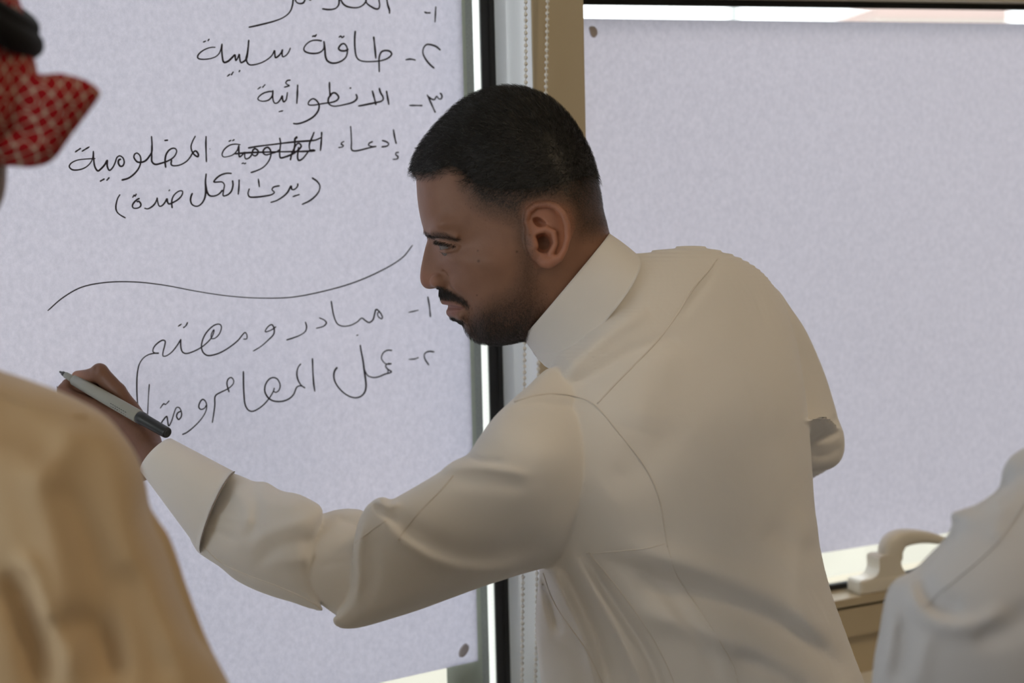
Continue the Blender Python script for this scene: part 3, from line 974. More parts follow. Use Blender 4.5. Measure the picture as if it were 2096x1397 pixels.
# ------------------------------------------------------------------ the man writing
m_thobe = cloth('white_thobe_cloth', (0.80, 0.785, 0.765))
m_seam = cloth('thobe_stitching', (0.74, 0.71, 0.67), 0.1)
m_skin = attr_skin('brown_skin')
m_hair = mat('black_hair', (0.012, 0.012, 0.0125), 0.5, 0, 0.42)
m_beard = mat('dark_beard_hair', (0.026, 0.020, 0.017), 0.5, 0, 0.4)

man = empty('person', (0, 0, 0))
tag(man, 'bearded man in a white thobe leaning forward to write on the handwritten sheet', 'person')

# ---- thobe -------------------------------------------------------
T = Form(388, 1840, 488, 1500, 1.36, 2.02, 1.66, step=4, wstep=7)
TORSO = [(1235, 520), (1300, 519), (1345, 512), (1400, 504), (1440, 505), (1480, 515), (1520, 530), (1560, 557), (1592, 597), (1616, 650), (1633, 710), (1645, 780),
         (1655, 860), (1662, 950), (1669, 1050), (1681, 1130), (1701, 1210), (1726, 1280), (1750, 1345), (1770, 1397), (1795, 1480), (1815, 1600), (1830, 1800),
         (1700, 2000), (1200, 2000), (1095, 1800), (1100, 1600), (1112, 1450), (1106, 1380), (1098, 1310), (1097, 1250), (1103, 1175), (1106, 1100), (1092, 1000), (1090, 900), (1096, 830),
         (1116, 770), (1126, 752), (1165, 700), (1200, 610)]
# the outline runs on below the frame so that the trunk does not close there
T2 = Form(1040, 1880, 450, 2040, 1.66, 1.67, 1.66, step=4)
TORSO_D = [(1260, 560, 1.655), (1130, 800, 1.60), (1160, 1000, 1.60), (1400, 560, 1.70), (1560, 620, 1.77), (1620, 800, 1.77), (1400, 900, 1.67), (1640, 1100, 1.76),
           (1130, 1300, 1.665), (1400, 1300, 1.675), (1700, 1350, 1.73), (1110, 1480, 1.68), (1780, 1500, 1.74), (1400, 1800, 1.70)]
hT, _ = inflate(T2.us, T2.vs, TORSO)
def resample(A, F0, F1):
    i = np.round((F1.us - F0.us[0]) / F0.step).astype(int); j = np.round((F1.vs - F0.vs[0]) / F0.step).astype(int)
    ok_i = (i >= 0) & (i < len(F0.us))
    out = np.full((len(F1.us), len(F1.vs)), -3000.0)
    out[ok_i] = A[np.clip(i[ok_i], 0, None)][:, np.clip(j, 0, len(F0.vs) - 1)]
    # keep the outward fall going beyond the patch
    edge = np.nonzero(~ok_i & (i < 0))[0]
    for e in edge: out[e] = np.minimum(A[0][np.clip(j, 0, len(F0.vs) - 1)], -500) - 40 * (-i[e])
    return out
h = resample(hT, T2, T) * 0.56 ** 2
h = np.where(h > 0, h, h)
folds_T = [
    ([(1300, 1175), (1400, 1205), (1500, 1240), (1600, 1285), (1690, 1350), (1730, 1400)], -13, 26),
    ([(1290, 1120), (1400, 1150), (1520, 1190), (1620, 1240), (1700, 1310)], 7, 26),
    ([(1300, 1250), (1420, 1285), (1540, 1330), (1640, 1400)], 7, 26),
    ([(1190, 1128), (1235, 1200), (1290, 1280), (1335, 1360), (1360, 1440)], -9, 11),
    ([(1180, 1140), (1215, 1205), (1262, 1290), (1300, 1370), (1325, 1440)], 7, 13),
    ([(1150, 1150), (1180, 1215), (1220, 1300), (1250, 1400)], -8, 14),
    ([(1128, 1160), (1160, 1230), (1196, 1310), (1225, 1420)], 6, 11),
    ([(1112, 1170), (1128, 1240), (1145, 1300)], -7, 10),
    ([(1225, 1140), (1300, 1165), (1380, 1230), (1440, 1320), (1470, 1400)], -4, 16),
    ([(1500, 1340), (1580, 1370), (1660, 1430)], -8, 22),
    ([(1240, 1000), (1330, 930), (1420, 880)], -3, 40),
    ([(1450, 650), (1530, 760), (1580, 900)], 4, 60),
    ([(1380, 700), (1330, 780), (1300, 880)], 4, 50),
    ([(1310, 600), (1240, 650), (1150, 720)], -5, 22),
    ([(1330, 640), (1270, 660), (1180, 735), (1140, 780)], 6, 22),
    ([(1390, 690), (1300, 720), (1200, 780), (1150, 800)], -5, 18),
    ([(1470, 545), (1430, 600), (1390, 655)], -2.5, 9),
    ([(1676, 1140), (1630, 1120), (1560, 1080)], -4, 30),
    ([(1690, 1330), (1640, 1200), (1650, 1050)], 4, 28),
]
def add_field(F_, h, wc, kblend, disp=None):
    gu, gv = np.gradient(h, F_.us, F_.vs)
    g2 = gu * gu + gv * gv
    D = F_.W3 - wc[:, :, None]
    f = (D * D - h[:, :, None]) / np.sqrt(4 * D * D + g2[:, :, None] + 30)
    if disp is not None:
        f = f - disp[:, :, None] * (1 / (1 + np.exp(np.clip((D + 4) / 6, -30, 30))))
    F_.F = smin(F_.F, f.astype(np.float32), kblend)
add_field(T, h, T.depth_map(TORSO_D), 1, fold_map(T.U, T.V, [(p, a * 2.3, w) for p, a, w in folds_T]))
# far (right) arm bent behind the back, hand towards the hip
T.part([(1540, 560), (1590, 590), (1616, 625), (1652, 680), (1690, 768), (1715, 850), (1729, 900), (1725, 935), (1705, 957), (1665, 966), (1610, 950), (1560, 860), (1530, 700)],
       [(1560, 620, 1.80), (1700, 800, 1.865), (1700, 940, 1.875), (1580, 900, 1.84)], 0.66, 8,
       fold_map(T.U, T.V, [([(1640, 700), (1680, 790), (1700, 850)], -5, 12), ([(1655, 880), (1690, 870), (1722, 850)], -6, 8), ([(1655, 910), (1700, 905), (1726, 890)], 6, 8), ([(1660, 935), (1695, 930), (1722, 915)], -5, 7)]))
T.part([(1690, 850), (1728, 905), (1700, 958), (1600, 1010), (1450, 1110), (1390, 1080), (1440, 1000), (1580, 900)], [(1700, 900, 1.885), (1500, 1040, 1.94), (1420, 1080, 1.93)], 0.5, 14)
# near (left) arm: the recessed gather at the elbow, the sleeve of the forearm, the sleeve of the upper arm
T.part([(590, 1070), (630, 1052), (662, 1050), (685, 1043), (715, 1040), (745, 1046), (770, 1090), (770, 1180), (745, 1250), (712, 1272), (684, 1256), (655, 1236), (600, 1205), (575, 1140)],
       [(660, 1150, 1.565), (760, 1150, 1.56), (700, 1250, 1.56)], 0.62, 4,
       fold_map(T.U, T.V, [([(690, 1060), (725, 1072), (745, 1078)], -6, 8), ([(650, 1160), (690, 1152), (720, 1150)], -2, 5)]))
FORE = [(395, 1010), (430, 960), (478, 968), (500, 976), (520, 984), (545, 986), (575, 1003), (610, 1010), (636, 1022), (655, 1034), (661, 1050), (652, 1085), (641, 1125), (638, 1170), (645, 1212), (662, 1250),
        (640, 1247), (600, 1233), (560, 1221), (520, 1206), (480, 1185), (450, 1160), (424, 1143), (402, 1126), (383, 1080)]
T.part(FORE, [(420, 1050, 1.638), (470, 1000, 1.632), (540, 1100, 1.590), (650, 1150, 1.545), (560, 1210, 1.59)], 0.70, 3,
       fold_map(T.U, T.V, [([(470, 990), (500, 1035), (505, 1080), (480, 1130)], 5, 13), ([(515, 990), (528, 1035), (520, 1080), (480, 1110)], -6, 12),
                           ([(640, 1060), (590, 1075), (540, 1095), (505, 1130)], 6, 14), ([(645, 1100), (600, 1110), (560, 1125), (520, 1160)], -5, 14),
                           ([(640, 1140), (590, 1150), (540, 1155)], 4, 14), ([(430, 1050), (470, 1055), (520, 1070)], 4, 10), ([(425, 1085), (455, 1092), (480, 1105)], -4, 8),
                           ([(420, 1118), (460, 1150), (520, 1180), (590, 1205), (650, 1245)], -4, 5), ([(505, 1010), (560, 1030), (620, 1035)], 4, 14)]))
UPPER = [(1126, 752), (1100, 770), (1080, 790), (1050, 816), (1012, 852), (978, 898), (958, 928), (925, 945), (900, 965), (855, 992), (820, 1012), (800, 1021), (785, 1016), (768, 1021), (748, 1038),
         (732, 1072), (723, 1120), (721, 1165), (717, 1210), (700, 1245), (680, 1268), (690, 1282), (712, 1287), (745, 1282), (800, 1266), (860, 1247), (920, 1225), (1000, 1196), (1060, 1176), (1130, 1158),
         (1180, 1140), (1240, 1080), (1290, 1000), (1300, 900), (1250, 800), (1190, 755)]
T.part(UPPER, [(745, 1150, 1.525), (860, 1120, 1.52), (960, 1060, 1.522), (1150, 930, 1.545), (1260, 900, 1.645), (1285, 1000, 1.65), (1235, 815, 1.625), (1130, 790, 1.57), (1180, 1110, 1.60), (720, 1270, 1.55)], 0.60, 4,
       fold_map(T.U, T.V, [([(775, 1040), (800, 1085), (860, 1130), (930, 1160), (1010, 1168), (1090, 1150)], 10, 16),
                           ([(800, 1050), (850, 1090), (910, 1120), (980, 1130), (1050, 1120), (1110, 1090)], -9, 20),
                           ([(745, 1070), (735, 1130), (735, 1190), (728, 1240)], 7, 9), ([(760, 1100), (765, 1160), (755, 1220)], -6, 14),
                           ([(765, 1030), (785, 1050), (815, 1065)], -10, 7), ([(770, 1022), (795, 1036), (820, 1030)], 5, 6),
                           ([(1055, 818), (1100, 806), (1150, 808), (1195, 820), (1225, 838)], 7, 9),
                           ([(1050, 838), (1100, 828), (1160, 832), (1200, 845)], -8, 8),
                           ([(905, 962), (960, 955), (1030, 962), (1090, 975)], 5, 10), ([(930, 985), (1000, 985), (1080, 1000)], -4, 14),
                           ([(958, 930), (985, 942), (1030, 945)], -5, 7),
                           ([(1000, 880), (1060, 900), (1130, 940)], 3, 30), ([(1230, 850), (1290, 940), (1330, 1020), (1350, 1110)], -3, 10),
                           ([(1195, 1125), (1260, 1100), (1330, 1090)], -4, 14), ([(700, 1260), (790, 1240), (900, 1200)], 3, 20)]))
# soft gathers of the neckline under the collar
T.part([(1085, 712), (1098, 700), (1128, 690), (1180, 680), (1230, 690), (1200, 740), (1150, 765), (1122, 754), (1103, 738)], [(1090, 720, 1.645), (1200, 700, 1.60), (1140, 750, 1.61)], 0.6, 6)
print('thobe grid', T.F.shape)
q, fc = T.finish()
wv = T.to_world(q)
wv = relax(wv, fc, 2, 0.45)
# skirt of the thobe down to the ankles (one garment with the trunk)
def skirt(cx, cy, rx, ry, z0, z1, ang, n=72, flare=1.12, waves=9, wav=0.018, seed=1):
    rg = np.random.default_rng(seed)
    ph = rg.uniform(0, 6.28, 4)
    v = []; f = []
    rows = 22
    for i in range(rows):
        t = i / (rows - 1)
        for j in range(n):
            a = 2 * math.pi * j / n
            r = 1 + (flare - 1) * t + wav * t / max(rx, ry) * (math.sin(waves * a + ph[0]) + 0.6 * math.sin(5 * a + ph[1] + t))
            x, y = rx * r * math.cos(a), ry * r * math.sin(a)
            v.append((cx + x * math.cos(ang) - y * math.sin(ang), cy + x * math.sin(ang) + y * math.cos(ang), z0 + (z1 - z0) * t))
    for i in range(rows - 1):
        for j in range(n):
            f.append((i * n + j, (i + 1) * n + j, (i + 1) * n + (j + 1) % n, i * n + (j + 1) % n))
    return np.array(v), np.array(f)
VIEW = math.atan2(r0[1], r0[0])
ca_ = P(1445, 1470, 1.715)
sv, sf = skirt(ca_[0], ca_[1], 0.158, 0.125, ca_[2] + 0.02, 0.09, VIEW)
wv = np.concatenate([wv, sv]); fc = np.concatenate([fc, sf + len(wv) - len(sv)])
thobe = mesh_obj('thobe', wv, fc, m_thobe, man, True)
thobe['label'] = 'white thobe'

# cuff: a stiff band round the wrist
def band(c0, a0, d0, b0, s0, c1, a1, d1, b1, s1, name, parent, m, rows=14, n=72, th=0.0015, bulge=0.0, sq=1.0):
    """tube between two oval rims; c = centre px, a = half axis px (vector), d = depth, b = half depth (m), s = how far the near side shifts (px vector)"""
    v = []; f = []
    for layer in (0, 1):
        for i in range(rows + 1):
            t = i / rows
            for j in range(n):
                an = 2 * math.pi * j / n
                C = np.array(c0) * (1 - t) + np.array(c1) * t
                A = np.array(a0) * (1 - t) + np.array(a1) * t
                S = np.array(s0) * (1 - t) + np.array(s1) * t
                d = d0 * (1 - t) + d1 * t; b = b0 * (1 - t) + b1 * t
                k = 1 + bulge * math.sin(math.pi * t)
                k *= (1 - 0.02 * layer)
                sn = math.copysign(abs(math.sin(an)) ** sq, math.sin(an)); cs = math.copysign(abs(math.cos(an)) ** sq, math.cos(an))
                u = C + A * cs * k + S * max(0, sn) - S * 0.25 * max(0, -sn)
                v.append(P(u[0], u[1], d - b * k * sn))
    m_ = (rows + 1) * n
    for layer in (0, 1):
        for i in range(rows):
            for j in range(n):
                a = layer * m_ + i * n + j; b_ = layer * m_ + i * n + (j + 1) % n
                q_ = (a, b_, b_ + n, a + n)
                f.append(q_ if layer else q_[::-1])
    for i in (0, rows):
        for j in range(n):
            a = i * n + j; b_ = i * n + (j + 1) % n
            f.append((a, b_, b_ + m_, a + m_))
    return mesh_obj(name, v, f, m, parent, True)
cuff = band((320, 931), (31, -34), 1.665, 0.026, (-13, -6), (445, 1047), (35, -82), 1.628, 0.044, (-13, -8), 'cuff', thobe, m_thobe)
collar = band((1158, 583), (89, -106), 1.655, 0.060, (2, 2), (1209, 634), (95, -114), 1.66, 0.070, (30, 24), 'collar', thobe, m_thobe, bulge=0.01, sq=0.8)
# buttonless front tab of the collar and the line of the cuff
def sm(n, pts, r=0.0006): return seam(T, pts, n, m_seam, thobe, r)
sm('yoke_seam', [(1478, 517), (1455, 548), (1420, 590), (1385, 645), (1350, 692), (1300, 745), (1260, 785), (1222, 826)], 0.0008)
sm('armhole_seam', [(1052, 822), (1100, 808), (1150, 806), (1195, 816), (1222, 832), (1270, 890), (1320, 955), (1348, 1015), (1360, 1080), (1367, 1120)], 0.0007)
sm('side_seam', [(1367, 1120), (1385, 1175), (1420, 1230), (1460, 1290), (1500, 1360), (1510, 1397), (1515, 1440)], 0.0006)
sm('front_seam', [(1205, 1130), (1270, 1210), (1320, 1280), (1360, 1350), (1385, 1410)], 0.0006)
sm('placket_edge', [(1112, 1172), (1130, 1225), (1165, 1280), (1200, 1330), (1235, 1400)], 0.0006)
sm('pocket_edge', [(1200, 1133), (1260, 1128), (1320, 1122), (1362, 1112)], 0.0005)
sm('sleeve_crease', [(928, 972), (905, 1000), (870, 1035), (835, 1075), (815, 1105)], 0.0007)
sm('sleeve_crease', [(790, 1065), (760, 1085), (728, 1110)], 0.0007)
sm('sleeve_seam', [(418, 1118), (450, 1150), (500, 1174), (560, 1196), (620, 1222), (655, 1244)], 0.0006)
q_ = []
for t in np.linspace(0.16, math.pi - 0.12, 30):
    u = np.array((447, 1048)) + np.array((35, -82)) * 1.01 * math.cos(t) + np.array((-13, -8)) * math.sin(t)
    q_.append(P(u[0], u[1], 1.628 - 0.0446 * math.sin(t)))
MB().tube(q_, 0.0007, 6).build('cuff_seam', cloth('cuff_stitch', (0.30, 0.27, 0.25)), thobe, True)

# ---- head --------------------------------------------------------
HD = 1.655
Hd = Form(832, 1262, 168, 860, HD - 0.105, HD + 0.105, HD, step=2, wstep=2.4)
HEAD = [(843, 356), (851, 364), (852, 374), (853, 390), (854, 403), (856, 420), (858.5, 436), (862, 452), (866, 466), (871, 476), (874.5, 484), (874.5, 492), (871, 504), (867.5, 518), (864.5, 532), (861.5, 548), (860, 562),
        (860.5, 574), (864, 583), (871, 589.5), (880, 591), (889, 590), (896, 588.5), (899, 592), (900, 599), (902, 607), (905, 613), (911, 619), (917, 625), (916, 629), (915.5, 635), (918, 645), (923, 651), (931, 654),
        (938, 658), (946, 663), (951, 672), (957, 682), (965, 691), (978, 698), (1000, 702), (1025, 702.5), (1050, 699), (1072, 696), (1098, 706), (1128, 740), (1165, 800), (1200, 840), (1290, 820), (1320, 740), (1300, 640), (1272, 540),
        (1256, 500), (1247, 476), (1242, 455), (1236, 434), (1229, 393), (1219, 355), (1209, 322), (1191, 285), (1163, 243), (1126, 208), (1088, 190), (1051, 182.5), (1014, 185), (977, 196), (944, 214), (907, 247), (874, 284), (853, 316), (844, 342)]
WCTRL = [
 (860, 385, 46), (870, 385, 72), (892, 385, 100), (930, 385, 120), (980, 385, 137), (1050, 385, 151), (1120, 385, 156), (1180, 385, 132), (1212, 385, 74),
 (880, 310, 66), (922, 290, 94), (980, 265, 116), (1050, 250, 126), (1120, 265, 118), (1170, 310, 104), (1050, 212, 80), (860, 345, 48), (890, 345, 92), (950, 340, 122), (1050, 320, 145), (1150, 330, 136),
 (866, 440, 50), (874, 440, 69), (892, 440, 94), (920, 440, 114), (960, 440, 127), (1000, 440, 138), (1060, 440, 150), (1130, 440, 154), (1190, 440, 128), (1225, 440, 66),
 (874, 470, 38), (886, 472, 76), (905, 474, 98), (930, 475, 112), (960, 475, 122), (1000, 475, 134), (1050, 470, 144), (1200, 470, 116),
 (876, 503, 11), (883, 503, 18), (893, 503, 36), (902, 503, 60), (912, 503, 78), (924, 503, 90), (940, 504, 102), (960, 505, 115), (1000, 505, 134), (1050, 500, 144), (1110, 500, 146), (1190, 500, 122),
 (868, 535, 10), (878, 535, 19), (890, 535, 30), (900, 535, 44), (912, 535, 66), (930, 535, 92), (960, 535, 118), (1000, 535, 136), (1060, 535, 141), (1140, 535, 138),
 (868, 565, 16), (880, 565, 25), (893, 565, 32), (905, 565, 38), (918, 565, 56), (935, 565, 82), (960, 565, 106), (1000, 565, 128), (1060, 565, 136), (1120, 565, 132), (1200, 560, 108),
 (874, 583, 18), (888, 583, 30), (900, 583, 38), (912, 583, 46), (925, 583, 66), (945, 583, 86), (980, 583, 110), (1040, 583, 130),
 (908, 606, 24), (920, 606, 44), (940, 606, 66), (970, 606, 94), (1010, 608, 117), (1060, 608, 128), (1110, 600, 124),
 (924, 630, 24), (935, 630, 41), (950, 630, 58), (975, 630, 84), (1010, 630, 107), (1060, 630, 120),
 (936, 655, 20), (955, 655, 48), (980, 655, 72), (1020, 655, 95), (1060, 655, 108), (968, 682, 26), (985, 682, 50), (1010, 682, 68), (1045, 682, 82),
 (1130, 625, 114), (1110, 690, 62), (1150, 690, 92), (1200, 700, 108), (1200, 620, 112), (1245, 600, 92), (1160, 760, 76), (1250, 740, 100)]
hb_, sdH = inflate(Hd.us, Hd.vs, HEAD)
lq = []
for (u, v, W_) in WCTRL:
    i = int(round((u - Hd.us[0]) / Hd.step)); j = int(round((v - Hd.vs[0]) / Hd.step))
    lq.append((u, v, math.log(W_ * W_ / max(hb_[i, j], 8.0))))
LQ = np.clip(tps(lq, Hd.U, Hd.V), -4.5, 2.5)
hH = hb_ * np.exp(LQ)
hH = np.where(hb_ > 0, hH, np.maximum(hH, -60 * 60))
SHEAR = 0.05
wcH = SHEAR * (Hd.U - 1050)
gu, gv = np.gradient(hH, Hd.us, Hd.vs); g2 = gu * gu + gv * gv
D = (Hd.W3 - wcH[:, :, None]).astype(np.float32)
Hd.F = ((D * D - hH[:, :, None]) / np.sqrt(4 * D * D + g2[:, :, None] + 20)).astype(np.float32)
WA = np.abs(D) * -1.0            # both halves of the face together: lateral distance, towards the camera
del D
def ell(u, v, w, ru, rv, rw, k=5, sub=False, rot=0.0): Hd.ellipsoid(u, v, w, ru, rv, rw, k, sub, rot, WA)
def caps(chain, k=5, sub=False):
    c = np.asarray(chain, float); f = None
    for i in range(len(c) - 1):
        a, b = c[i, :3], c[i + 1, :3]; ra, rb = c[i, 3], c[i + 1, 3]
        d = b - a; l2 = d @ d + 1e-9
        X = (Hd.U - a[0])[:, :, None]; Y = (Hd.V - a[1])[:, :, None]; Zw = WA - a[2]
        t = np.clip((X * d[0] + Y * d[1] + Zw * d[2]) / l2, 0, 1)
        g = (np.sqrt((X - t * d[0]) ** 2 + (Y - t * d[1]) ** 2 + (Zw - t * d[2]) ** 2) - (ra + t * (rb - ra))).astype(np.float32)
        f = g if f is None else np.minimum(f, g)
    if sub: Hd.F = -smin(-Hd.F, f, k)
    else: Hd.F = smin(Hd.F, f, k)
def Wat(u, v):
    i = int(round((u - Hd.us[0]) / Hd.step)); j = int(round((v - Hd.vs[0]) / Hd.step))
    return math.sqrt(max(hH[i, j], 0))
# wing of the nose and nostril, lips, cheek crease
ell(898, 575, -33, 16, 14, 12, 8)
caps([(908, 556, -44, 2.2), (916, 566, -50, 2.6), (917, 578, -50, 2.8), (911, 590, -42, 2.4)], 6, True)
ell(886, 592, -17, 9, 5.5, 8, 4, True)
caps([(908, 617, -12, 6), (922, 619, -32, 6), (938, 624, -52, 4.5), (947, 628, -60, 3)], 7)
caps([(921, 639, -12, 7.5), (930, 639, -32, 7), (941, 634, -50, 4.5), (948, 630, -59, 3)], 7)
caps([(912, 627, 0, 2.2), (922, 628.5, -30, 2.4), (936, 630, -49, 2.6), (950, 632, -64, 3)], 4, True)
caps([(912, 580, -50, 3), (926, 596, -64, 3.5), (942, 612, -76, 3)], 8, True)
# brow ridge, upper lid and lower lid
caps([(872, 474, -20, 5), (888, 476, -70, 7), (910, 476, -97, 6), (934, 484, -112, 4)], 10)
EU, EV, EW, ER = 924, 504.5, -66, 25
caps([(896, 494, -54, 5), (904, 493.5, -77, 6.5), (919, 496, -92, 6.5), (938, 504, -101, 4.5)], 6)
caps([(900, 513, -60, 3), (915, 514, -88, 4.5), (934, 511, -99, 3)], 7)
caps([(896, 501, -60, 2.0), (903, 502, -80, 2.6), (914, 503, -95, 2.8), (926, 505, -102, 2.3), (937, 508, -106, 1.2)], 2.2, True)
# ear
EC = (1120, 483)
def ew(u): return -(146 + 0.26 * (u - 1078))
ell(1119, 480, ew(1119) + 6, 44, 62, 13, 8, False, 0.16)
helix = [(1084, 476, 5), (1077, 452, 6), (1082, 432, 7), (1097, 420, 7.5), (1118, 417, 7.5), (1138, 422, 7.5), (1153, 438, 7.5), (1161, 460, 7), (1162, 485, 6.5), (1156, 510, 6.5), (1146, 528, 7.5)]
caps([(a, b, ew(a) - 8, r) for a, b, r in helix], 4)
caps([(1122, 534, ew(1122) - 2, 12), (1134, 532, ew(1134) - 3, 11)], 10)
caps([(1112, 538, ew(1112), 9), (1124, 540, ew(1124) - 2, 9)], 10)
ell(1112, 497, ew(1112) - 10, 19, 21, 36, 5, True, -0.3)      # concha
ell(1104, 455, ew(1104) - 9, 15, 9, 20, 4, True, 0.55)        # fossa under the rim
caps([(1100, 436, ew(1100) - 12, 4), (1122, 432, ew(1122) - 12, 4), (1143, 448, ew(1143) - 12, 4), (1148, 475, ew(1148) - 11, 3.5), (1143, 505, ew(1143) - 11, 3)], 5, True)
caps([(1098, 474, ew(1098) - 4, 5), (1118, 468, ew(1118) - 7, 6), (1134, 476, ew(1134) - 7, 6.5), (1138, 498, ew(1138) - 6, 6), (1128, 518, ew(1128) - 6, 7)], 5)   # antihelix
caps([(1094, 492, ew(1094) - 5, 6.5), (1096, 503, ew(1096) - 6, 7)], 5)                                             # tragus
qh, fh = Hd.finish()
qh = relax(qh, fh, 1, 0.4)
wh = Hd.to_world(qh)
nh = vert_normals(wh, fh)
if ((wh - wh.mean(0)) * nh).sum() < 0: nh = -nh

# colour of skin, scalp and stubble
SKIN = np.array([0.272, 0.143, 0.096])
u_, v_, w_ = qh[:, 0], qh[:, 1], qh[:, 2] - SHEAR * (qh[:, 0] - 1050)
def inside(poly, u, v, soft):
    return np.clip(poly_sd(u, v, spline(np.array(poly, float), 4, True)) / soft + 0.5, 0, 1)
HAIRL = [(820, 352), (846, 359), (877, 362), (903, 355), (918, 348), (935, 353), (950, 365), (964, 378), (990, 390), (1030, 396), (1080, 395), (1130, 388), (1190, 372), (1230, 362), (1270, 340), (1270, 140), (820, 140)]
FADE = [(950, 365), (960, 395), (975, 420), (1000, 434), (1035, 446), (1062, 462), (1070, 492), (1082, 500), (1075, 440), (1100, 412), (1150, 412), (1172, 450), (1190, 480), (1250, 470), (1260, 360), (1100, 340), (980, 350)]
BEARD = [(948, 664), (962, 652), (975, 640), (1000, 622), (1032, 606), (1058, 580), (1070, 545), (1075, 500), (1088, 520), (1094, 560), (1108, 610), (1104, 650), (1080, 690), (1060, 715), (1000, 720), (960, 700)]
MOUST = [(893, 587), (903, 588), (920, 594), (938, 603), (952, 613), (964, 626), (957, 629), (942, 620), (928, 613), (912, 610), (903, 608), (897, 600)]
TUFT = [(920, 648), (934, 653), (946, 660), (940, 668), (926, 660)]
BROW = [(865, 470), (876, 476.5), (890, 475), (905, 476), (922, 482), (941, 491), (925, 492), (908, 488.5), (892, 486.5), (877, 485), (868, 478)]
hair_a = inside(HAIRL, u_, v_, 26)
fade_a = inside(FADE, u_, v_, 46)
beard_a = inside(BEARD, u_, v_, 44)
mou_a = inside(MOUST, u_, v_, 8)
brow_a = inside(BROW, u_, v_, 7)
tuft_a = inside(TUFT, u_, v_, 8)
jaw = np.clip((v_ - 600) / 90, 0, 1)
dens = np.clip(np.maximum.reduce([hair_a, 0.74 * fade_a + 0.24 * fade_a * np.clip((430 - v_) / 60, 0, 1), beard_a * (0.52 + 0.30 * jaw), 0.85 * mou_a * np.clip(1.2 - (u_ - 900) / 75, 0.4, 1), 0.45 * brow_a, 0.8 * tuft_a]), 0, 1)
n1 = RNG.uniform(0.75, 1.25, len(u_))
d2 = np.clip(dens * np.where(hair_a > 0.7, 1, n1), 0, 0.985)[:, None]
red = np.exp(-(((u_ - 872) / 22) ** 2 + ((v_ - 572) / 22) ** 2)) + 2.2 * inside([(1070, 420), (1120, 412), (1168, 430), (1170, 500), (1140, 552), (1100, 545), (1085, 500)], u_, v_, 20) * (np.abs(w_) > 138)
lip = inside([(905, 612), (920, 618), (938, 623), (950, 630), (942, 636), (930, 645), (917, 646), (912, 630)], u_, v_, 6)
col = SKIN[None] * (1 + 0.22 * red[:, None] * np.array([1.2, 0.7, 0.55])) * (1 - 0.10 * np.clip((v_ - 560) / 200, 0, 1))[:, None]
col = col * (1 - lip[:, None]) + lip[:, None] * np.array([0.27, 0.125, 0.10])
for mu, mv, mr in ((979.5, 534, 2.6), (978, 513, 1.6), (1058, 515, 2.2), (976, 604, 1.5)):
    k = np.exp(-(((u_ - mu) ** 2 + (v_ - mv) ** 2) / mr ** 2))[:, None] * (w_ < 0)[:, None]
    col = col * (1 - 0.7 * k)
col = col * (1 - d2) + d2 * np.array([0.014, 0.011, 0.009])

# ---- writing hand ------------------------------------------------
ND = 1.71
Hn = Form(96, 420, 715, 1110, 1.60, 1.82, ND, step=2, wstep=2.4)
def wd(px, py, r):      # stay this side of the paper
    return wall_depth(px, py, YP) - (r * ND / FPX) - 0.002
def ch(pts): return [(a, b, min(d, wd(a, b, r)), r) for a, b, d, r in pts]
arm = ch([(430, 1056, 1.632, 42), (345, 966, 1.675, 36), (300, 924, 1.702, 34), (268, 890, 1.722, 36)])
Hn.capsules(arm, 14)
for pts in ([(292, 905, 1.712, 34), (240, 864, 1.729, 23)], [(285, 930, 1.71, 34), (214, 897, 1.735, 23)], [(282, 945, 1.71, 32), (205, 927, 1.741, 22)], [(285, 955, 1.715, 28), (205, 958, 1.746, 20)],
            [(290, 900, 1.716, 30), (262, 842, 1.736, 22)]):
    Hn.capsules(ch(pts), 20)
Hn.capsules(ch([(272, 852, 1.734, 22), (240, 802, 1.740, 19), (204, 763, 1.744, 18.5)]), 12)            # thumb: first two bones
Hn.capsules(ch([(204, 763, 1.744, 18.5), (186, 770, 1.749, 15.5), (159, 771, 1.757, 13)]), 5)           # thumb tip on the pen
Hn.capsules(ch([(240, 860, 1.728, 22), (192, 833, 1.742, 18.5), (145, 815, 1.751, 17.5)]), 10)          # index
Hn.capsules(ch([(146, 818, 1.750, 17.5), (132, 799, 1.757, 15), (138, 787, 1.760, 12.5)]), 5)
Hn.capsules(ch([(168, 806, 1.757, 13), (148, 798, 1.760, 13), (140, 788, 1.762, 10)]), 5)
Hn.capsules(ch([(213, 898, 1.735, 22), (170, 872, 1.745, 18), (138, 855, 1.752, 17)]), 10)              # middle
Hn.capsules(ch([(138, 855, 1.752, 17), (132, 832, 1.760, 13), (150, 812, 1.765, 11)]), 5)
Hn.capsules(ch([(205, 928, 1.742, 21), (165, 906, 1.750, 17), (138, 892, 1.756, 16)]), 10)              # ring
Hn.capsules(ch([(138, 892, 1.756, 16), (142, 870, 1.763, 13), (168, 862, 1.765, 11.5)]), 5)
Hn.capsules(ch([(205, 958, 1.748, 19), (172, 940, 1.756, 15), (150, 928, 1.760, 14)]), 10)              # little
Hn.capsules(ch([(150, 928, 1.760, 14), (152, 910, 1.766, 12), (176, 902, 1.766, 10.5)]), 5)
Hn.capsules(ch([(256, 846, 1.738, 20), (200, 812, 1.752, 15), (166, 794, 1.758, 12)]), 10)               # web under the pen
Hn.capsules(ch([(246, 822, 1.748, 12), (205, 792, 1.757, 11), (178, 782, 1.760, 9)]), 6)
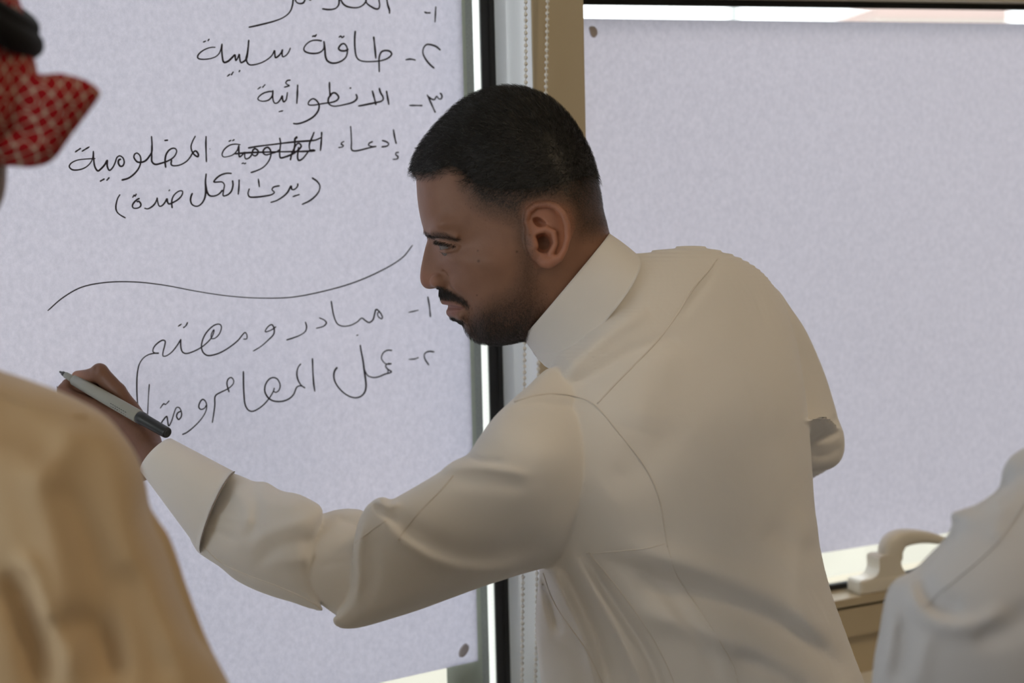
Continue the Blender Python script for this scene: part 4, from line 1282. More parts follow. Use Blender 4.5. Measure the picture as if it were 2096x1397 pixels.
# knuckles, crease of the thumb joint, thumb nail bed
Hn.ellipsoid(204, 757, Hn.w_of(1.741), 13, 11, 13, 8)
Hn.capsules([(196, 752, 1.735, 2.2), (193, 764, 1.733, 2.4), (190, 778, 1.735, 2)], 5, True)
Hn.capsules([(226, 784, 1.726, 2), (214, 792, 1.726, 2.4), (204, 797, 1.730, 2)], 6, True)
qn, fn = Hn.finish()
qn = relax(qn, fn, 1, 0.4)
wn_ = Hn.to_world(qn)
un, vn, wnn = qn[:, 0], qn[:, 1], qn[:, 2]
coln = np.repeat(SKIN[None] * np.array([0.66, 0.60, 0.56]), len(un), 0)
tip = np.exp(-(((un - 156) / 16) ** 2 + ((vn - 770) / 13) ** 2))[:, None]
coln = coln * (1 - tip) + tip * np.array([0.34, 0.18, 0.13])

# ---- hidden trunk, legs and feet under the thobe (keeps the body one figure)
def chain_mesh(chains, n=14):
    mb = MB()
    for pts in chains:
        w = spline(np.array(pts, float), 5)
        mb.tube(w[:, :3], w[:, 3], n)
    return np.array(mb.v), mb.f
cW = lambda u, v, d, r: (*P(u, v, d), r)
fx, fy = math.cos(VIEW + math.pi), math.sin(VIEW + math.pi)          # he faces left in the picture
nx_, ny_ = -fy, fx
hx, hy = ca_[0], ca_[1]
legs = []
for s_ in (-1, 1):
    bx, by = hx + s_ * 0.075 * nx_, hy + s_ * 0.075 * ny_
    legs.append([(bx, by, 0.93, 0.075), (bx, by, 0.5, 0.058), (bx, by, 0.30, 0.048), (bx, by, 0.10, 0.036), (bx, by, 0.06, 0.036)])
    legs.append([(bx - fx * 0.05, by - fy * 0.05, 0.036, 0.030), (bx, by, 0.045, 0.040), (bx + fx * 0.09, by + fy * 0.09, 0.036, 0.036), (bx + fx * 0.16, by + fy * 0.16, 0.026, 0.025), (bx + fx * 0.19, by + fy * 0.19, 0.022, 0.012)])
trunk = [[cW(1215, 700, 1.66, 0.045), cW(1290, 780, 1.67, 0.07), cW(1370, 900, 1.68, 0.075), cW(1410, 1100, 1.69, 0.075), cW(1430, 1300, 1.70, 0.075), (hx, hy, 0.93, 0.075)],
         [cW(1300, 780, 1.66, 0.05), cW(1190, 900, 1.585, 0.034), cW(1000, 1060, 1.525, 0.030), cW(800, 1160, 1.525, 0.027), cW(710, 1170, 1.545, 0.022), cW(560, 1120, 1.592, 0.022), cW(430, 1058, 1.63, 0.020), cW(350, 980, 1.672, 0.018)],
         [cW(1340, 700, 1.70, 0.05), cW(1540, 690, 1.79, 0.034), cW(1630, 800, 1.835, 0.022), cW(1682, 900, 1.872, 0.016), cW(1610, 965, 1.885, 0.016), cW(1480, 1060, 1.893, 0.014)],
         [cW(1480, 1060, 1.893, 0.014), cW(1440, 1085, 1.89, 0.02), cW(1400, 1100, 1.875, 0.016), cW(1385, 1115, 1.86, 0.010)]]
def fit(form, pts, shrink=0.36):
    """slide a hidden limb to the middle of the cloth that covers it and slim it to fit"""
    pix = []
    for (u, v, d, r) in spline(np.array(pts, float), 4):
        i = int(round((u - form.us[0]) / form.step)); j = int(round((v - form.vs[0]) / form.step))
        if 0 <= i < len(form.us) and 0 <= j < len(form.vs):
            c = form.F[i, j] < 0
            k = int(np.clip(round((form.w_of(d) - form.ws[0]) / (form.ws[1] - form.ws[0])), 0, len(form.ws) - 1))
            if not c[k]:
                n = np.nonzero(c)[0]
                if len(n): k = n[np.argmin(np.abs(n - k))]
            if c[k]:
                a = k
                while a > 0 and c[a - 1]: a -= 1
                b = k
                while b < len(c) - 1 and c[b + 1]: b += 1
                half = (form.ws[b] - form.ws[a]) / 2 * form.sc
                if half < 0.09: d = form.d0 + (form.ws[a] + form.ws[b]) / 2 * form.sc
                # distance to the cloth sideways
                side = 99
                for di, dj in ((1, 0), (-1, 0), (0, 1), (0, -1), (1, 1), (-1, -1), (1, -1), (-1, 1)):
                    for st in range(1, 40):
                        ii, jj = i + di * st, j + dj * st
                        if not (0 <= ii < len(form.us) and 0 <= jj < len(form.vs)) or form.F[ii, jj, (a + b) // 2 if half < 0.09 else k] > 0:
                            side = min(side, st * form.step * form.sc * (1.41 if di and dj else 1)); break
                r = min(r, half * shrink, side * shrink)
        pix.append((u, v, d, max(r, 0.004)))
    pix = np.array(pix)
    for _ in range(3):
        pix[1:-1, 2] = 0.25 * pix[:-2, 2] + 0.5 * pix[1:-1, 2] + 0.25 * pix[2:, 2]
    return [cW(*p) for p in pix[::2]]
trunk = [[cW(1215, 700, 1.66, 0.045), cW(1290, 780, 1.67, 0.06), cW(1370, 900, 1.68, 0.065), cW(1410, 1100, 1.69, 0.065), cW(1430, 1300, 1.70, 0.07), (hx, hy, 0.93, 0.075)],
         fit(T, [(1300, 780, 1.66, 0.05), (1190, 910, 1.585, 0.036), (1000, 1060, 1.525, 0.034), (850, 1130, 1.525, 0.032), (735, 1160, 1.545, 0.03), (640, 1135, 1.56, 0.028), (560, 1110, 1.592, 0.026), (460, 1065, 1.63, 0.022)]) + [cW(400, 1030, 1.65, 0.02), cW(345, 972, 1.676, 0.018)],
         fit(T, [(1340, 700, 1.70, 0.05), (1540, 690, 1.79, 0.034), (1630, 790, 1.83, 0.025), (1685, 890, 1.868, 0.02), (1650, 935, 1.88, 0.02), (1540, 1010, 1.89, 0.02), (1450, 1065, 1.893, 0.02)]),
         [cW(1450, 1065, 1.893, 0.012), cW(1430, 1085, 1.89, 0.016), cW(1400, 1100, 1.875, 0.014), cW(1385, 1115, 1.86, 0.008)]]
hv, hf = chain_mesh(legs + trunk)
allv = np.concatenate([wh, wn_, hv])
allf = [tuple(r) for r in fh] + [tuple(r + len(wh)) for r in fn] + [tuple(i + len(wh) + len(wn_) for i in r) for r in hf]
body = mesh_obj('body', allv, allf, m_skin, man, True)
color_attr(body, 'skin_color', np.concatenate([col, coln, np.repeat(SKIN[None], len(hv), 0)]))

# eyes
for s_, nm in ((-1, 'eye'), (1, 'eye')):
    wE = SHEAR * (EU - 1050) + s_ * 60.5
    c = P(EU + 1, EV - 0.5, HD + wE * Hd.sc)
    gaze = P(EU - 60, EV + 22, HD + (wE - s_ * 2) * Hd.sc) - c; gaze /= np.linalg.norm(gaze)
    bm = bmesh.new(); bmesh.ops.create_uvsphere(bm, u_segments=40, v_segments=28, radius=ER * Hd.sc)
    rot = Vector(gaze).to_track_quat('Z', 'Y').to_matrix().to_4x4()
    bmesh.ops.transform(bm, matrix=Matrix.Translation(Vector(c)) @ rot, verts=bm.verts)
    bm.verts.index_update()
    vv = np.array([v.co[:] for v in bm.verts]); ff = [[v.index for v in f.verts] for f in bm.faces]; bm.free()
    cosg = ((vv - c) / np.linalg.norm(vv - c, axis=1)[:, None]) @ gaze
    ce = np.where(cosg[:, None] > 0.975, np.array([[0.004, 0.004, 0.004]]), np.where(cosg[:, None] > 0.87, np.array([[0.03, 0.016, 0.009]]), np.array([[0.18, 0.16, 0.15]])))
    eye = mesh_obj(nm, vv, ff, attr_skin('eyeball', 'eye_color', 0.35), man, True)
    color_attr(eye, 'eye_color', ce)

# ---- strands of hair ---------------------------------------------
tri_w = 0.5 * np.linalg.norm(np.cross(wh[fh[:, 2]] - wh[fh[:, 0]], wh[fh[:, 3]] - wh[fh[:, 1]]), axis=1)
fcent = qh[fh].mean(1)
def strands(name, weight, n, length, lean, m, width=0.00011, cap=None, seed=3, jitter=0.5, lift=0.55):
    rg = np.random.default_rng(seed)
    pr = tri_w * weight; pr = pr / pr.sum()
    pick = rg.choice(len(fh), n, p=pr)
    a, b = rg.random(n)[:, None], rg.random(n)[:, None]
    Vq = wh[fh[pick]]
    root = (Vq[:, 0] * (1 - a) + Vq[:, 1] * a) * (1 - b) + (Vq[:, 3] * (1 - a) + Vq[:, 2] * a) * b
    N = nh[fh[pick]].mean(1); N /= np.linalg.norm(N, axis=1)[:, None]
    uv = fcent[pick]
    L = length(uv) * rg.uniform(0.6, 1.15, n)
    ln = lean(uv)                                        # lean in picture axes -> world
    tang = ln[:, :1] * CR + ln[:, 1:2] * -CU + rg.normal(0, jitter, (n, 3))
    tang -= N * (tang * N).sum(1)[:, None]
    tang /= np.linalg.norm(tang, axis=1)[:, None] + 1e-9
    d1 = N * lift + tang * (1 - lift * 0.5); d1 /= np.linalg.norm(d1, axis=1)[:, None]
    d2 = N * lift * 0.45 + tang; d2 /= np.linalg.norm(d2, axis=1)[:, None]
    p0 = root - N * 0.0003; p1 = root + d1 * (L * 0.5)[:, None]; p2 = p1 + d2 * (L * 0.5)[:, None]
    side = np.cross(d1, N + rg.normal(0, 0.6, (n, 3))); side /= np.linalg.norm(side, axis=1)[:, None] + 1e-9
    wv_ = side * width
    V = np.stack([p0 - wv_, p0 + wv_, p1 - wv_ * 0.8, p1 + wv_ * 0.8, p2 - wv_ * 0.25, p2 + wv_ * 0.25], 1).reshape(-1, 3)
    base = np.arange(n)[:, None] * 6
    Fq = np.concatenate([base + np.array([[0, 1, 3, 2]]), base + np.array([[2, 3, 5, 4]])])
    if cap is not None:
        used = np.nonzero(cap)[0]
        idc = np.full(len(wh), -1); fsel = fh[used]
        vs_ = np.unique(fsel); idc[vs_] = np.arange(len(vs_)) + len(V)
        V = np.concatenate([V, wh[vs_] + nh[vs_] * 0.0006]); Fq = np.concatenate([Fq, idc[fsel]])
    return mesh_obj(name, V, Fq, m, man, cap is not None)
fu, fv = fcent[:, 0], fcent[:, 1]
fw = fcent[:, 2] - SHEAR * (fu - 1050)
H_f = inside(HAIRL, fu, fv, 24); F_f = inside(FADE, fu, fv, 40); B_f = inside(BEARD, fu, fv, 40)
crown = np.array([1275.0, 290.0])
def lean_hair(uv):
    d = uv[:, :2] - crown; d /= np.linalg.norm(d, axis=1)[:, None] + 1e-6
    return d
strands('hair', H_f ** 1.5 + 1e-9, 34000, lambda uv: 0.0075 + 0.003 * np.clip((340 - uv[:, 1]) / 150, 0, 1), lean_hair, m_hair, 0.00014, H_f > 0.9, 3, 0.5, 0.62)
m_gleam = mat('hair_gleam_strand', (0.10, 0.097, 0.094), 0.45, 0, 0.5)  # pale strands paint the gleam of light on the black hair
strands('gleam_strands', H_f ** 2 + 1e-9, 1500, lambda uv: 0.008 + 0 * uv[:, 0], lean_hair, m_gleam, 0.00013, None, 12, 0.6, 0.6)
strands('faded_hair', F_f * (1 - 0.8 * H_f) + 1e-9, 9000, lambda uv: 0.0016 + 0.003 * np.clip((430 - uv[:, 1]) / 80, 0, 1), lambda uv: np.tile([0.1, 1.0], (len(uv), 1)), m_hair, 0.00007, None, 4, 0.35, 0.5)
strands('beard', B_f * (0.35 + np.clip((fv - 600) / 80, 0, 1)) + 1e-9, 12000, lambda uv: 0.002 + 0.0045 * np.clip((uv[:, 1] - 620) / 70, 0, 1), lambda uv: np.tile([0.25, 1.0], (len(uv), 1)), m_beard, 0.00008, None, 5, 0.4, 0.5)
strands('moustache', inside(MOUST, fu, fv, 6) * np.clip(1.15 - (fu - 900) / 75, 0.2, 1) + 0.6 * inside(TUFT, fu, fv, 6) + 1e-9, 3800, lambda uv: 0.0045 + 0 * uv[:, 0], lambda uv: np.tile([0.55, 0.8], (len(uv), 1)), m_beard, 0.00012, None, 6, 0.3, 0.45)
for sg in (-1, 1):
    strands('eyebrow', inside(BROW, fu, fv, 5) * (fw * sg > 0) + 1e-9, 620, lambda uv: 0.0042 + 0 * uv[:, 0], lambda uv: np.tile([1.0, 0.15], (len(uv), 1)), m_beard, 0.00010, None, 8, 0.25, 0.28)
lash = (np.abs(fu - 912) < 22) & (np.abs(fv - (497 + 0.2 * (fu - 905))) < 3.0)
for sg in (-1, 1):
    strands('eyelash', lash * (fw * sg > 0) + 1e-12, 260, lambda uv: 0.004 + 0 * uv[:, 0], lambda uv: np.tile([-0.7, 0.6], (len(uv), 1)), m_beard, 0.00014, None, 9, 0.2, 0.8)

# ---- marker pen --------------------------------------------------
m_pen = mat('grey_marker_barrel', (0.30, 0.31, 0.275), 0.4, 0, 0.45)
m_cap = mat('dark_marker_end', (0.025, 0.029, 0.032), 0.35, 0, 0.5)
tipP = on_y(122, 760, YP - 0.001)
endP = P(343, 886, 1.672)
pen = empty('marker_pen', tipP)
tag(pen, 'slim grey marker pen with a black end held in the writing man\'s hand', 'pen')
ax = endP - tipP; LEN = np.linalg.norm(ax); ax /= LEN
print('pen length', LEN)
def pen_part(name, prof, m, n=40):
    a = np.cross(ax, [0, 0, 1]); a /= np.linalg.norm(a); b = np.cross(ax, a)
    v = []; f = []
    for s, r in prof:
        for j in range(n):
            an = 2 * math.pi * j / n
            v.append(tipP + ax * s * LEN + (a * math.cos(an) + b * math.sin(an)) * r)
    for i in range(len(prof) - 1):
        for j in range(n):
            f.append((i * n + j, (i + 1) * n + j, (i + 1) * n + (j + 1) % n, i * n + (j + 1) % n))
    f.append(tuple(range(n))); f.append(tuple(reversed([(len(prof) - 1) * n + j for j in range(n)])))
    return mesh_obj(name, v, f, m, pen, True)
pen_part('nib', [(0, 0.0006), (0.006, 0.0011), (0.03, 0.0013), (0.032, 0.0024), (0.062, 0.0027), (0.064, 0.002)], m_cap)
pen_part('grip', [(0.055, 0.0022), (0.06, 0.0033), (0.11, 0.0036), (0.145, 0.0043)], mat('grey_marker_nose', (0.25, 0.26, 0.235), 0.4))
pen_part('barrel', [(0.14, 0.0042), (0.145, 0.0056), (0.30, 0.0061), (0.50, 0.0065), (0.742, 0.0067), (0.748, 0.0066), (0.75, 0.0060)], m_pen)
pen_part('end_cap', [(0.745, 0.0058), (0.75, 0.0064), (0.755, 0.0066), (0.79, 0.0066), (0.80, 0.0060), (0.985, 0.0056), (0.995, 0.0054), (1.0, 0.0049), (1.0, 0.0040), (0.995, 0.0036), (0.994, 0.001)], m_cap)
# small illegible dark print along the barrel
mbp = MB()
a_ = np.cross(ax, [0, 0, 1]); a_ /= np.linalg.norm(a_); b_2 = np.cross(ax, a_)
toC = CP - tipP; toC -= ax * (toC @ ax); toC /= np.linalg.norm(toC); sd_ = np.cross(ax, toC)
rg = np.random.default_rng(5)
if (sd_ @ CU) > 0: sd_ = -sd_
def on_barrel(s, an, r=0.00668): return tipP + ax * s * LEN + (toC * math.cos(an) + sd_ * math.sin(an)) * r
for i in range(8):
    s0_ = 0.53 + i * 0.019
    for (da, db, sa, sb) in ((0.0, 0.55, 0, 0.004), (0.0, 0.1, 0, 0.013), (rg.uniform(0.2, 0.45), 0.55, rg.uniform(0.006, 0.01), 0.0135)):
        mbp.add([on_barrel(s0_ + sa, 0.33 + da), on_barrel(s0_ + sb, 0.33 + da), on_barrel(s0_ + sb, 0.33 + db), on_barrel(s0_ + sa, 0.33 + db)], [(0, 1, 2, 3)])
mbp.build('printed_lettering', m_cap, pen)
# ------------------------------------------------------------------ person close on the left, seen from behind
m_lamplit_cream = cloth('lamplit_cream_thobe_cloth', (0.53, 0.395, 0.245), 0.3, 0.65)  # warm lamplight on pale cloth, worked into a tan base colour
m_agal = mat('black_cord', (0.007, 0.007, 0.008), 0.9, 0, 0.2, bump=(500, 0.5, 0.001))
# red and white checked head cloth: hooked checks woven in the cloth's own UVs
m_shem = mat('red_checked_cloth', (0.42, 0.02, 0.02), 0.85, 0, 0.2)
nt = m_shem.node_tree; bs = nt.nodes['Principled BSDF']
uvn = nt.nodes.new('ShaderNodeUVMap')
def wave(vec_scale, rot):
    mp = nt.nodes.new('ShaderNodeMapping'); mp.inputs['Scale'].default_value = (vec_scale, vec_scale, 1); mp.inputs['Rotation'].default_value = (0, 0, rot)
    nt.links.new(uvn.outputs[0], mp.inputs['Vector'])
    sx = nt.nodes.new('ShaderNodeSeparateXYZ'); nt.links.new(mp.outputs[0], sx.inputs[0])
    o = []
    for k in 'XY':
        sn = nt.nodes.new('ShaderNodeMath'); sn.operation = 'SINE'; nt.links.new(sx.outputs[k], sn.inputs[0]); o.append(sn.outputs[0])
    return o
def mth(op, a, b=None):
    n = nt.nodes.new('ShaderNodeMath'); n.operation = op
    for i, x in enumerate((a, b)):
        if x is None: continue
        if isinstance(x, (int, float)): n.inputs[i].default_value = x
        else: nt.links.new(x, n.inputs[i])
    return n.outputs[0]
a1_, a2_ = wave(1.0, 0.62)
b1_, b2_ = wave(1.0, 0.62 + math.pi / 4)
p1_ = mth('MULTIPLY', a1_, a2_)
p2_ = mth('MULTIPLY', mth('MULTIPLY', b1_, b2_), 0.55)
sm_ = mth('ABSOLUTE', mth('ADD', p1_, mth('MULTIPLY', p2_, 0.5)))
rp = nt.nodes.new('ShaderNodeMapRange'); rp.inputs['From Min'].default_value = 0.19; rp.inputs['From Max'].default_value = 0.09
nt.links.new(sm_, rp.inputs['Value'])
mxc = nt.nodes.new('ShaderNodeMix'); mxc.data_type = 'RGBA'
mxc.inputs[6].default_value = (0.30, 0.005, 0.009, 1); mxc.inputs[7].default_value = (0.50, 0.40, 0.31, 1)
nt.links.new(rp.outputs['Result'], mxc.inputs[0]); nt.links.new(mxc.outputs[2], bs.inputs['Base Color'])

lef = empty('person', (0, 0, 0))
tag(lef, 'person in lamplight-tinted cream thobe and red checked head cloth with black cord, left edge', 'person')
LD = 1.08
L = Form(-1500, 560, 640, 1640, 0.80, 1.42, LD, step=10, wstep=14)
LB = [(-820, 700), (-500, 640), (-330, 660), (-200, 700), (-60, 738), (0, 757), (60, 777), (125, 801), (172, 825), (216, 853), (251, 894), (279, 936), (297, 986), (309, 1036), (328, 1066), (346, 1092), (362, 1132), (379, 1185), (402, 1248), (432, 1322), (470, 1398),
      (510, 1480), (540, 1600), (560, 1800), (560, 2100), (-1300, 2100), (-1320, 1500), (-1250, 1000), (-1050, 780)]
L2 = Form(-1500, 620, 600, 2160, LD, LD + 0.01, LD, step=10)
hL, _ = inflate(L2.us, L2.vs, LB)
hL = hL * 0.52 ** 2
CAPL = 420.0
hL = np.where(hL > 0, CAPL ** 2 * (1 - np.exp(-hL / CAPL ** 2)), hL)
hL = resample(hL, L2, L)
foldsL = [
 ([(190, 850), (235, 960), (262, 1080), (300, 1200), (350, 1320), (400, 1420)], 16, 38),
 ([(95, 950), (150, 1050), (200, 1200), (235, 1400)], -22, 36),
 ([(40, 900), (100, 1020), (130, 1180), (150, 1400)], 18, 36),
 ([(15, 1160), (50, 1240), (75, 1330), (90, 1420)], -42, 26),
 ([(40, 1130), (70, 1180), (100, 1290)], 18, 20),
 ([(130, 1310), (170, 1280), (210, 1340), (230, 1410)], -34, 34),
 ([(160, 860), (120, 940), (90, 1000)], 12, 34), ([(-40, 830), (60, 900), (110, 950)], -12, 40),
 ([(300, 1010), (330, 1110), (375, 1220), (440, 1350)], -20, 34),
 ([(250, 1150), (300, 1280), (330, 1410)], -16, 34),
 ([(-120, 900), (-60, 1050), (-20, 1250)], -20, 50), ([(-300, 800), (-250, 1000), (-260, 1300)], 16, 80),
]
add_field(L, hL, L.depth_map([(-400, 800, 1.10), (100, 850, 1.10), (300, 1050, 1.12), (450, 1400, 1.12), (-1000, 1000, 1.12), (0, 1400, 1.09), (-600, 1500, 1.1)]), 1, fold_map(L.U, L.V, [(p, a * 1.3, w * 1.1) for p, a, w in foldsL]))
q, fc = L.finish()
wv = relax(L.to_world(q), fc, 2, 0.45)
cl = P(-390, 1600, 1.10)
sv, sf = skirt(cl[0], cl[1], 0.265, 0.15, cl[2] + 0.01, 0.09, VIEW, flare=1.05, seed=4)
lth = mesh_obj('thobe', np.concatenate([wv, sv]), np.concatenate([fc, sf + len(wv)]), m_lamplit_cream, lef, True)
lth['label'] = 'cream thobe with lamplight in its colour'
seam(L, [(-150, 760), (-20, 800), (60, 830), (130, 850), (180, 850)], 'yoke_seam', m_lamplit_cream, lth, 0.0009)
# head cloth folded back over the head
S = Form(-520, 250, -280, 560, 0.92, 1.29, 1.10, step=5, wstep=7)
S.part([(-430, 120), (-405, -60), (-310, -190), (-180, -225), (-70, -180), (10, -70), (50, 30), (72, 122), (80, 170), (70, 260), (20, 300), (-40, 345), (-150, 430), (-300, 470), (-400, 440), (-440, 300)], [(-200, 0, 1.105), (0, 200, 1.10), (-300, 300, 1.11)], 0.80, 4)
S.part([(-120, 160), (40, 120), (66, 132), (78, 152), (120, 149), (162, 158), (190, 171), (207, 190), (198, 208), (170, 246), (142, 284), (116, 321), (96, 336), (62, 343), (0, 340), (-60, 352), (-150, 330)],
       [(-50, 200, 1.08), (190, 190, 1.075), (80, 330, 1.085), (60, 200, 1.07)], 0.42, 10,
       fold_map(S.U, S.V, [([(-60, 262), (20, 262), (90, 280)], -14, 14), ([(-40, 300), (40, 300), (100, 310)], 8, 14), ([(70, 150), (110, 190), (150, 210)], 6, 20), ([(-30, 170), (30, 200), (60, 250)], -6, 16)]), thick=60)
S.capsules([(-80, 330, 1.10, 36), (-240, 420, 1.10, 40), (-380, 430, 1.12, 40)], 20)
q, fc = S.finish()
wv = relax(S.to_world(q), fc, 1, 0.4)
she = mesh_obj('head_cloth', wv, fc, m_shem, lef, True)
uvl = she.data.uv_layers.new(name='UVMap')
li = np.zeros(len(she.data.loops), np.int32); she.data.loops.foreach_get('vertex_index', li)
PER = 29.0
uvc = np.stack([(q[:, 0] + 0.5 * q[:, 2]) / PER * math.pi, (q[:, 1] + 0.3 * q[:, 2]) / PER * math.pi], 1)[li]
uvl.data.foreach_set('uv', uvc.astype(np.float32).ravel())
# black cord ring, doubled
mb = MB()
for k, (du, dv, r) in enumerate(((0, 4, 0.0092), (-6, -30, 0.0085))):
    pts = []
    for t in np.linspace(0, 2 * math.pi, 61):
        c = np.array((-165 + du, -62 + dv)) + np.array((226, 150)) * math.cos(t) + np.array((-6, 10)) * math.sin(t)
        pts.append(P(c[0], c[1], 1.105 - 0.108 * math.sin(t)))
    mb.tube(pts, r, 14, False)
mb.build('agal_cord', m_agal, lef, True)
# body: nape, head, trunk, arms, legs as one figure
clx, cly = cl[0], cl[1]
def simple_legs(x, y, z):
    out = []
    for s_ in (-1, 1):
        bx, by = x + s_ * 0.09 * nx_, y + s_ * 0.09 * ny_
        out.append([(bx, by, z, 0.08), (bx, by, 0.5, 0.058), (bx, by, 0.30, 0.048), (bx, by, 0.10, 0.036), (bx, by, 0.06, 0.036)])
        out.append([(bx - fx * 0.05, by - fy * 0.05, 0.036, 0.030), (bx, by, 0.045, 0.040), (bx + fx * 0.09, by + fy * 0.09, 0.036, 0.036), (bx + fx * 0.16, by + fy * 0.16, 0.026, 0.025), (bx + fx * 0.19, by + fy * 0.19, 0.022, 0.012)])
    return out
Nk = Form(-460, 60, -180, 780, 0.97, 1.24, 1.105, step=8, wstep=8)
Nk.part([(-380, 100), (-360, -60), (-290, -170), (-180, -200), (-80, -160), (-20, -60), (10, 60), (18, 200), (15, 345), (10, 400), (-4, 432), (-26, 470), (-48, 560), (-60, 660), (-70, 780), (-330, 780), (-320, 600), (-335, 480), (-380, 470), (-405, 430), (-398, 380), (-415, 300), (-440, 260), (-405, 180)],
        [(-200, 0, 1.105), (-100, 400, 1.11), (-100, 700, 1.11)], 0.60, 4)
q, fc = Nk.finish(); wk = relax(Nk.to_world(q), fc, 1)
hv, hf = chain_mesh(simple_legs(clx, cly, 0.9) + [fit(L, [(-190, 760, 1.11, 0.04), (-200, 1000, 1.1, 0.07), (-300, 1400, 1.1, 0.09), (-380, 1600, 1.1, 0.09)]) + [(clx, cly, 0.9, 0.06)],
    fit(L, [(-120, 960, 1.11, 0.045), (60, 1020, 1.11, 0.035), (180, 1200, 1.11, 0.04), (280, 1500, 1.11, 0.035)]),
    fit(L, [(-300, 900, 1.11, 0.05), (-800, 960, 1.11, 0.05), (-1000, 1300, 1.11, 0.045), (-1050, 1600, 1.11, 0.035)])])
def neck_band(u, v, du, ru, h, d, b, name, m, parent):
    vv = []; ff = []; n = 48
    prof = [(0, 1.06), (0.5, 1.0), (1.0, 0.97), (1.0, 0.93), (0, 0.98)]
    for t, k in prof:
        for j in range(n):
            an = 2 * math.pi * j / n
            vv.append(P(u + du * t + ru * k * math.cos(an), v - h * t + 0.12 * ru * math.sin(an), d - b * k * math.sin(an)))
    for i in range(len(prof) - 1):
        for j in range(n):
            ff.append((i * n + j, i * n + (j + 1) % n, (i + 1) * n + (j + 1) % n, (i + 1) * n + j))
    return mesh_obj(name, vv, ff, m, parent, True)
neck_band(-205, 770, -4, 170, 120, 1.11, 0.062, 'collar', m_lamplit_cream, lth)
bl = mesh_obj('body', np.concatenate([wk, hv]), [tuple(r) for r in fc] + [tuple(i + len(wk) for i in r) for r in hf], m_skin, lef, True)
color_attr(bl, 'skin_color', np.repeat(np.array([[0.20, 0.125, 0.085]]), len(wk) + len(hv), 0))

# ------------------------------------------------------------------ person at the right edge
m_shaded_white = cloth('shaded_white_thobe_cloth', (0.48, 0.48, 0.50), 0.25, 0.62)  # white cloth greyed: the sleeve's shade is put into its base colour
rig = empty('person', (0, 0, 0))
tag(rig, 'person in white thobe at the right edge, sleeve in front of the window handle', 'person')
RD = 1.30
R_ = Form(1740, 2900, 560, 1600, 1.02, 1.66, RD, step=8, wstep=10)
R_.part([(2300, 700), (2230, 800), (2150, 880), (2096, 915), (2066, 936), (2052, 962), (2042, 1000), (2015, 1022), (1985, 1038), (1952, 1047), (1944, 1054), (1949, 1070), (1938, 1096), (1905, 1130), (1870, 1165), (1835, 1184), (1817, 1205), (1808, 1240), (1800, 1290),
         (1790, 1340), (1784, 1400), (1782, 1480), (1800, 1580), (1860, 1660), (2000, 1700), (2200, 1650), (2380, 1400), (2450, 1000), (2400, 750)],
        [(2300, 900, 1.30), (2000, 1200, 1.25), (1850, 1300, 1.245), (1850, 1500, 1.25), (2300, 1500, 1.28)], 0.55, 6,
        fold_map(R_.U, R_.V, [([(1868, 1180), (1872, 1225), (1900, 1265), (1950, 1283), (2010, 1275), (2060, 1240)], 14, 20), ([(1885, 1180), (1895, 1215), (1925, 1240), (1970, 1245)], -12, 18),
                              ([(1960, 1050), (2000, 1060), (2060, 1020)], 9, 20), ([(1830, 1240), (1825, 1300), (1810, 1380)], 8, 14), ([(1850, 1260), (1850, 1330), (1835, 1400)], -8, 14),
                              ([(2045, 1000), (2070, 980), (2110, 965)], -10, 14), ([(1905, 1290), (1890, 1350), (1880, 1410)], 6, 16), ([(2030, 1110), (2050, 1060), (2090, 1000)], 8, 22),
                              ([(1990, 1300), (2060, 1290), (2120, 1240)], -10, 30)]))
R_.part([(2250, 640), (2500, 560), (2750, 620), (2900, 800), (2960, 1200), (2960, 1700), (2150, 1700), (2180, 1200), (2200, 800)], [(2500, 700, 1.36), (2500, 1500, 1.38), (2800, 1000, 1.40)], 0.55, 20)
q, fc = R_.finish()
wv = relax(R_.to_world(q), fc, 2, 0.45)
cr_ = P(2560, 1560, 1.40)
sv, sf = skirt(cr_[0], cr_[1], 0.20, 0.15, cr_[2] + 0.05, 0.09, VIEW, seed=9)
rth = mesh_obj('thobe', np.concatenate([wv, sv]), np.concatenate([fc, sf + len(wv)]), m_shaded_white, rig, True)
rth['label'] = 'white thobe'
seam(R_, [(1890, 1242), (1925, 1210), (1965, 1178), (2005, 1145), (2040, 1110), (2070, 1070), (2110, 1010)], 'sleeve_seam', m_shaded_white, rth, 0.0009)
Nr = Form(2280, 2760, -240, 700, 1.22, 1.50, 1.36, step=6, wstep=7)
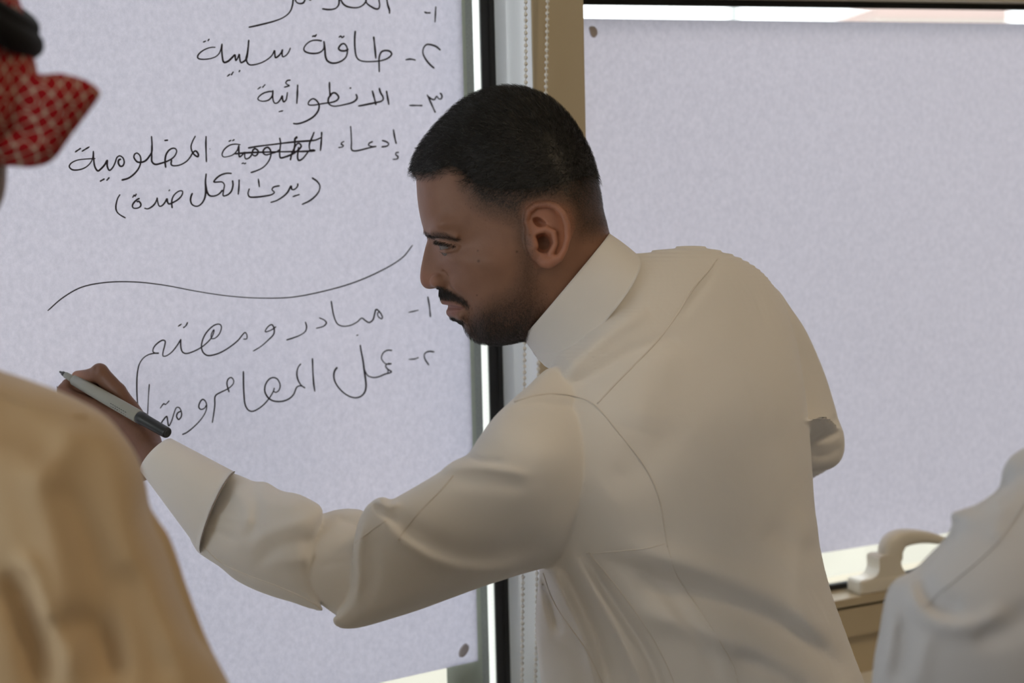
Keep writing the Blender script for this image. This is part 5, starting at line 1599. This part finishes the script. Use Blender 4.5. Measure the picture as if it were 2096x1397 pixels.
Nr.part([(2330, 100), (2350, -60), (2440, -170), (2540, -190), (2640, -130), (2690, 0), (2690, 150), (2660, 280), (2640, 420), (2650, 700), (2410, 700), (2420, 480), (2400, 420), (2350, 410), (2330, 360), (2320, 280), (2295, 230), (2325, 170)],
        [(2500, 0, 1.36), (2500, 600, 1.37), (2600, 300, 1.36)], 0.66, 4)
ewr = lambda du: Nr.w_of(1.36) - 150 - 0.2 * du
Nr.ellipsoid(2525, 150, ewr(0), 30, 46, 12, 8, False, 0.15)
Nr.ellipsoid(2520, 160, ewr(0) - 10, 14, 18, 14, 5, True)
q, fc = Nr.finish(); wk = relax(Nr.to_world(q), fc, 1)
hv, hf = chain_mesh(simple_legs(cr_[0], cr_[1], 0.9) + [fit(R_, [(2530, 640, 1.365, 0.04), (2540, 900, 1.38, 0.06), (2560, 1300, 1.39, 0.07), (2560, 1540, 1.395, 0.07)]) + [(cr_[0], cr_[1], 0.9, 0.06)],
    fit(R_, [(2480, 800, 1.37, 0.05), (2250, 950, 1.30, 0.04), (2020, 1250, 1.265, 0.035), (1900, 1450, 1.26, 0.03), (2020, 1580, 1.25, 0.028)])])
uu, vq = q[:, 0], q[:, 1]
HR = [(2330, -40), (2380, -60), (2420, -20), (2470, 20), (2500, 90), (2540, 110), (2560, 220), (2620, 300), (2760, 330), (2760, -240), (2280, -240)]
hm = inside(HR, uu, vq, 30)
skn = np.array([[0.20, 0.125, 0.085]])
br_ = mesh_obj('body', np.concatenate([wk, hv]), [tuple(r) for r in fc] + [tuple(i + len(wk) for i in r) for r in hf], m_skin, rig, True)
color_attr(br_, 'skin_color', np.concatenate([skn * (1 - hm[:, None]) + 0.012 * hm[:, None], np.repeat(skn, len(hv), 0)]))
fm_ = fc[(hm[fc] > 0.6).all(1)]
nk = vert_normals(wk, fc)
if ((wk - wk.mean(0)) * nk).sum() < 0: nk = -nk
us_ = np.unique(fm_); ix = np.full(len(wk), -1); ix[us_] = np.arange(len(us_))
mesh_obj('hair', wk[us_] + nk[us_] * 0.004, ix[fm_], m_hair, rig, True)
neck_band(2528, 655, -6, 160, 110, 1.37, 0.062, 'collar', m_shaded_white, rth)
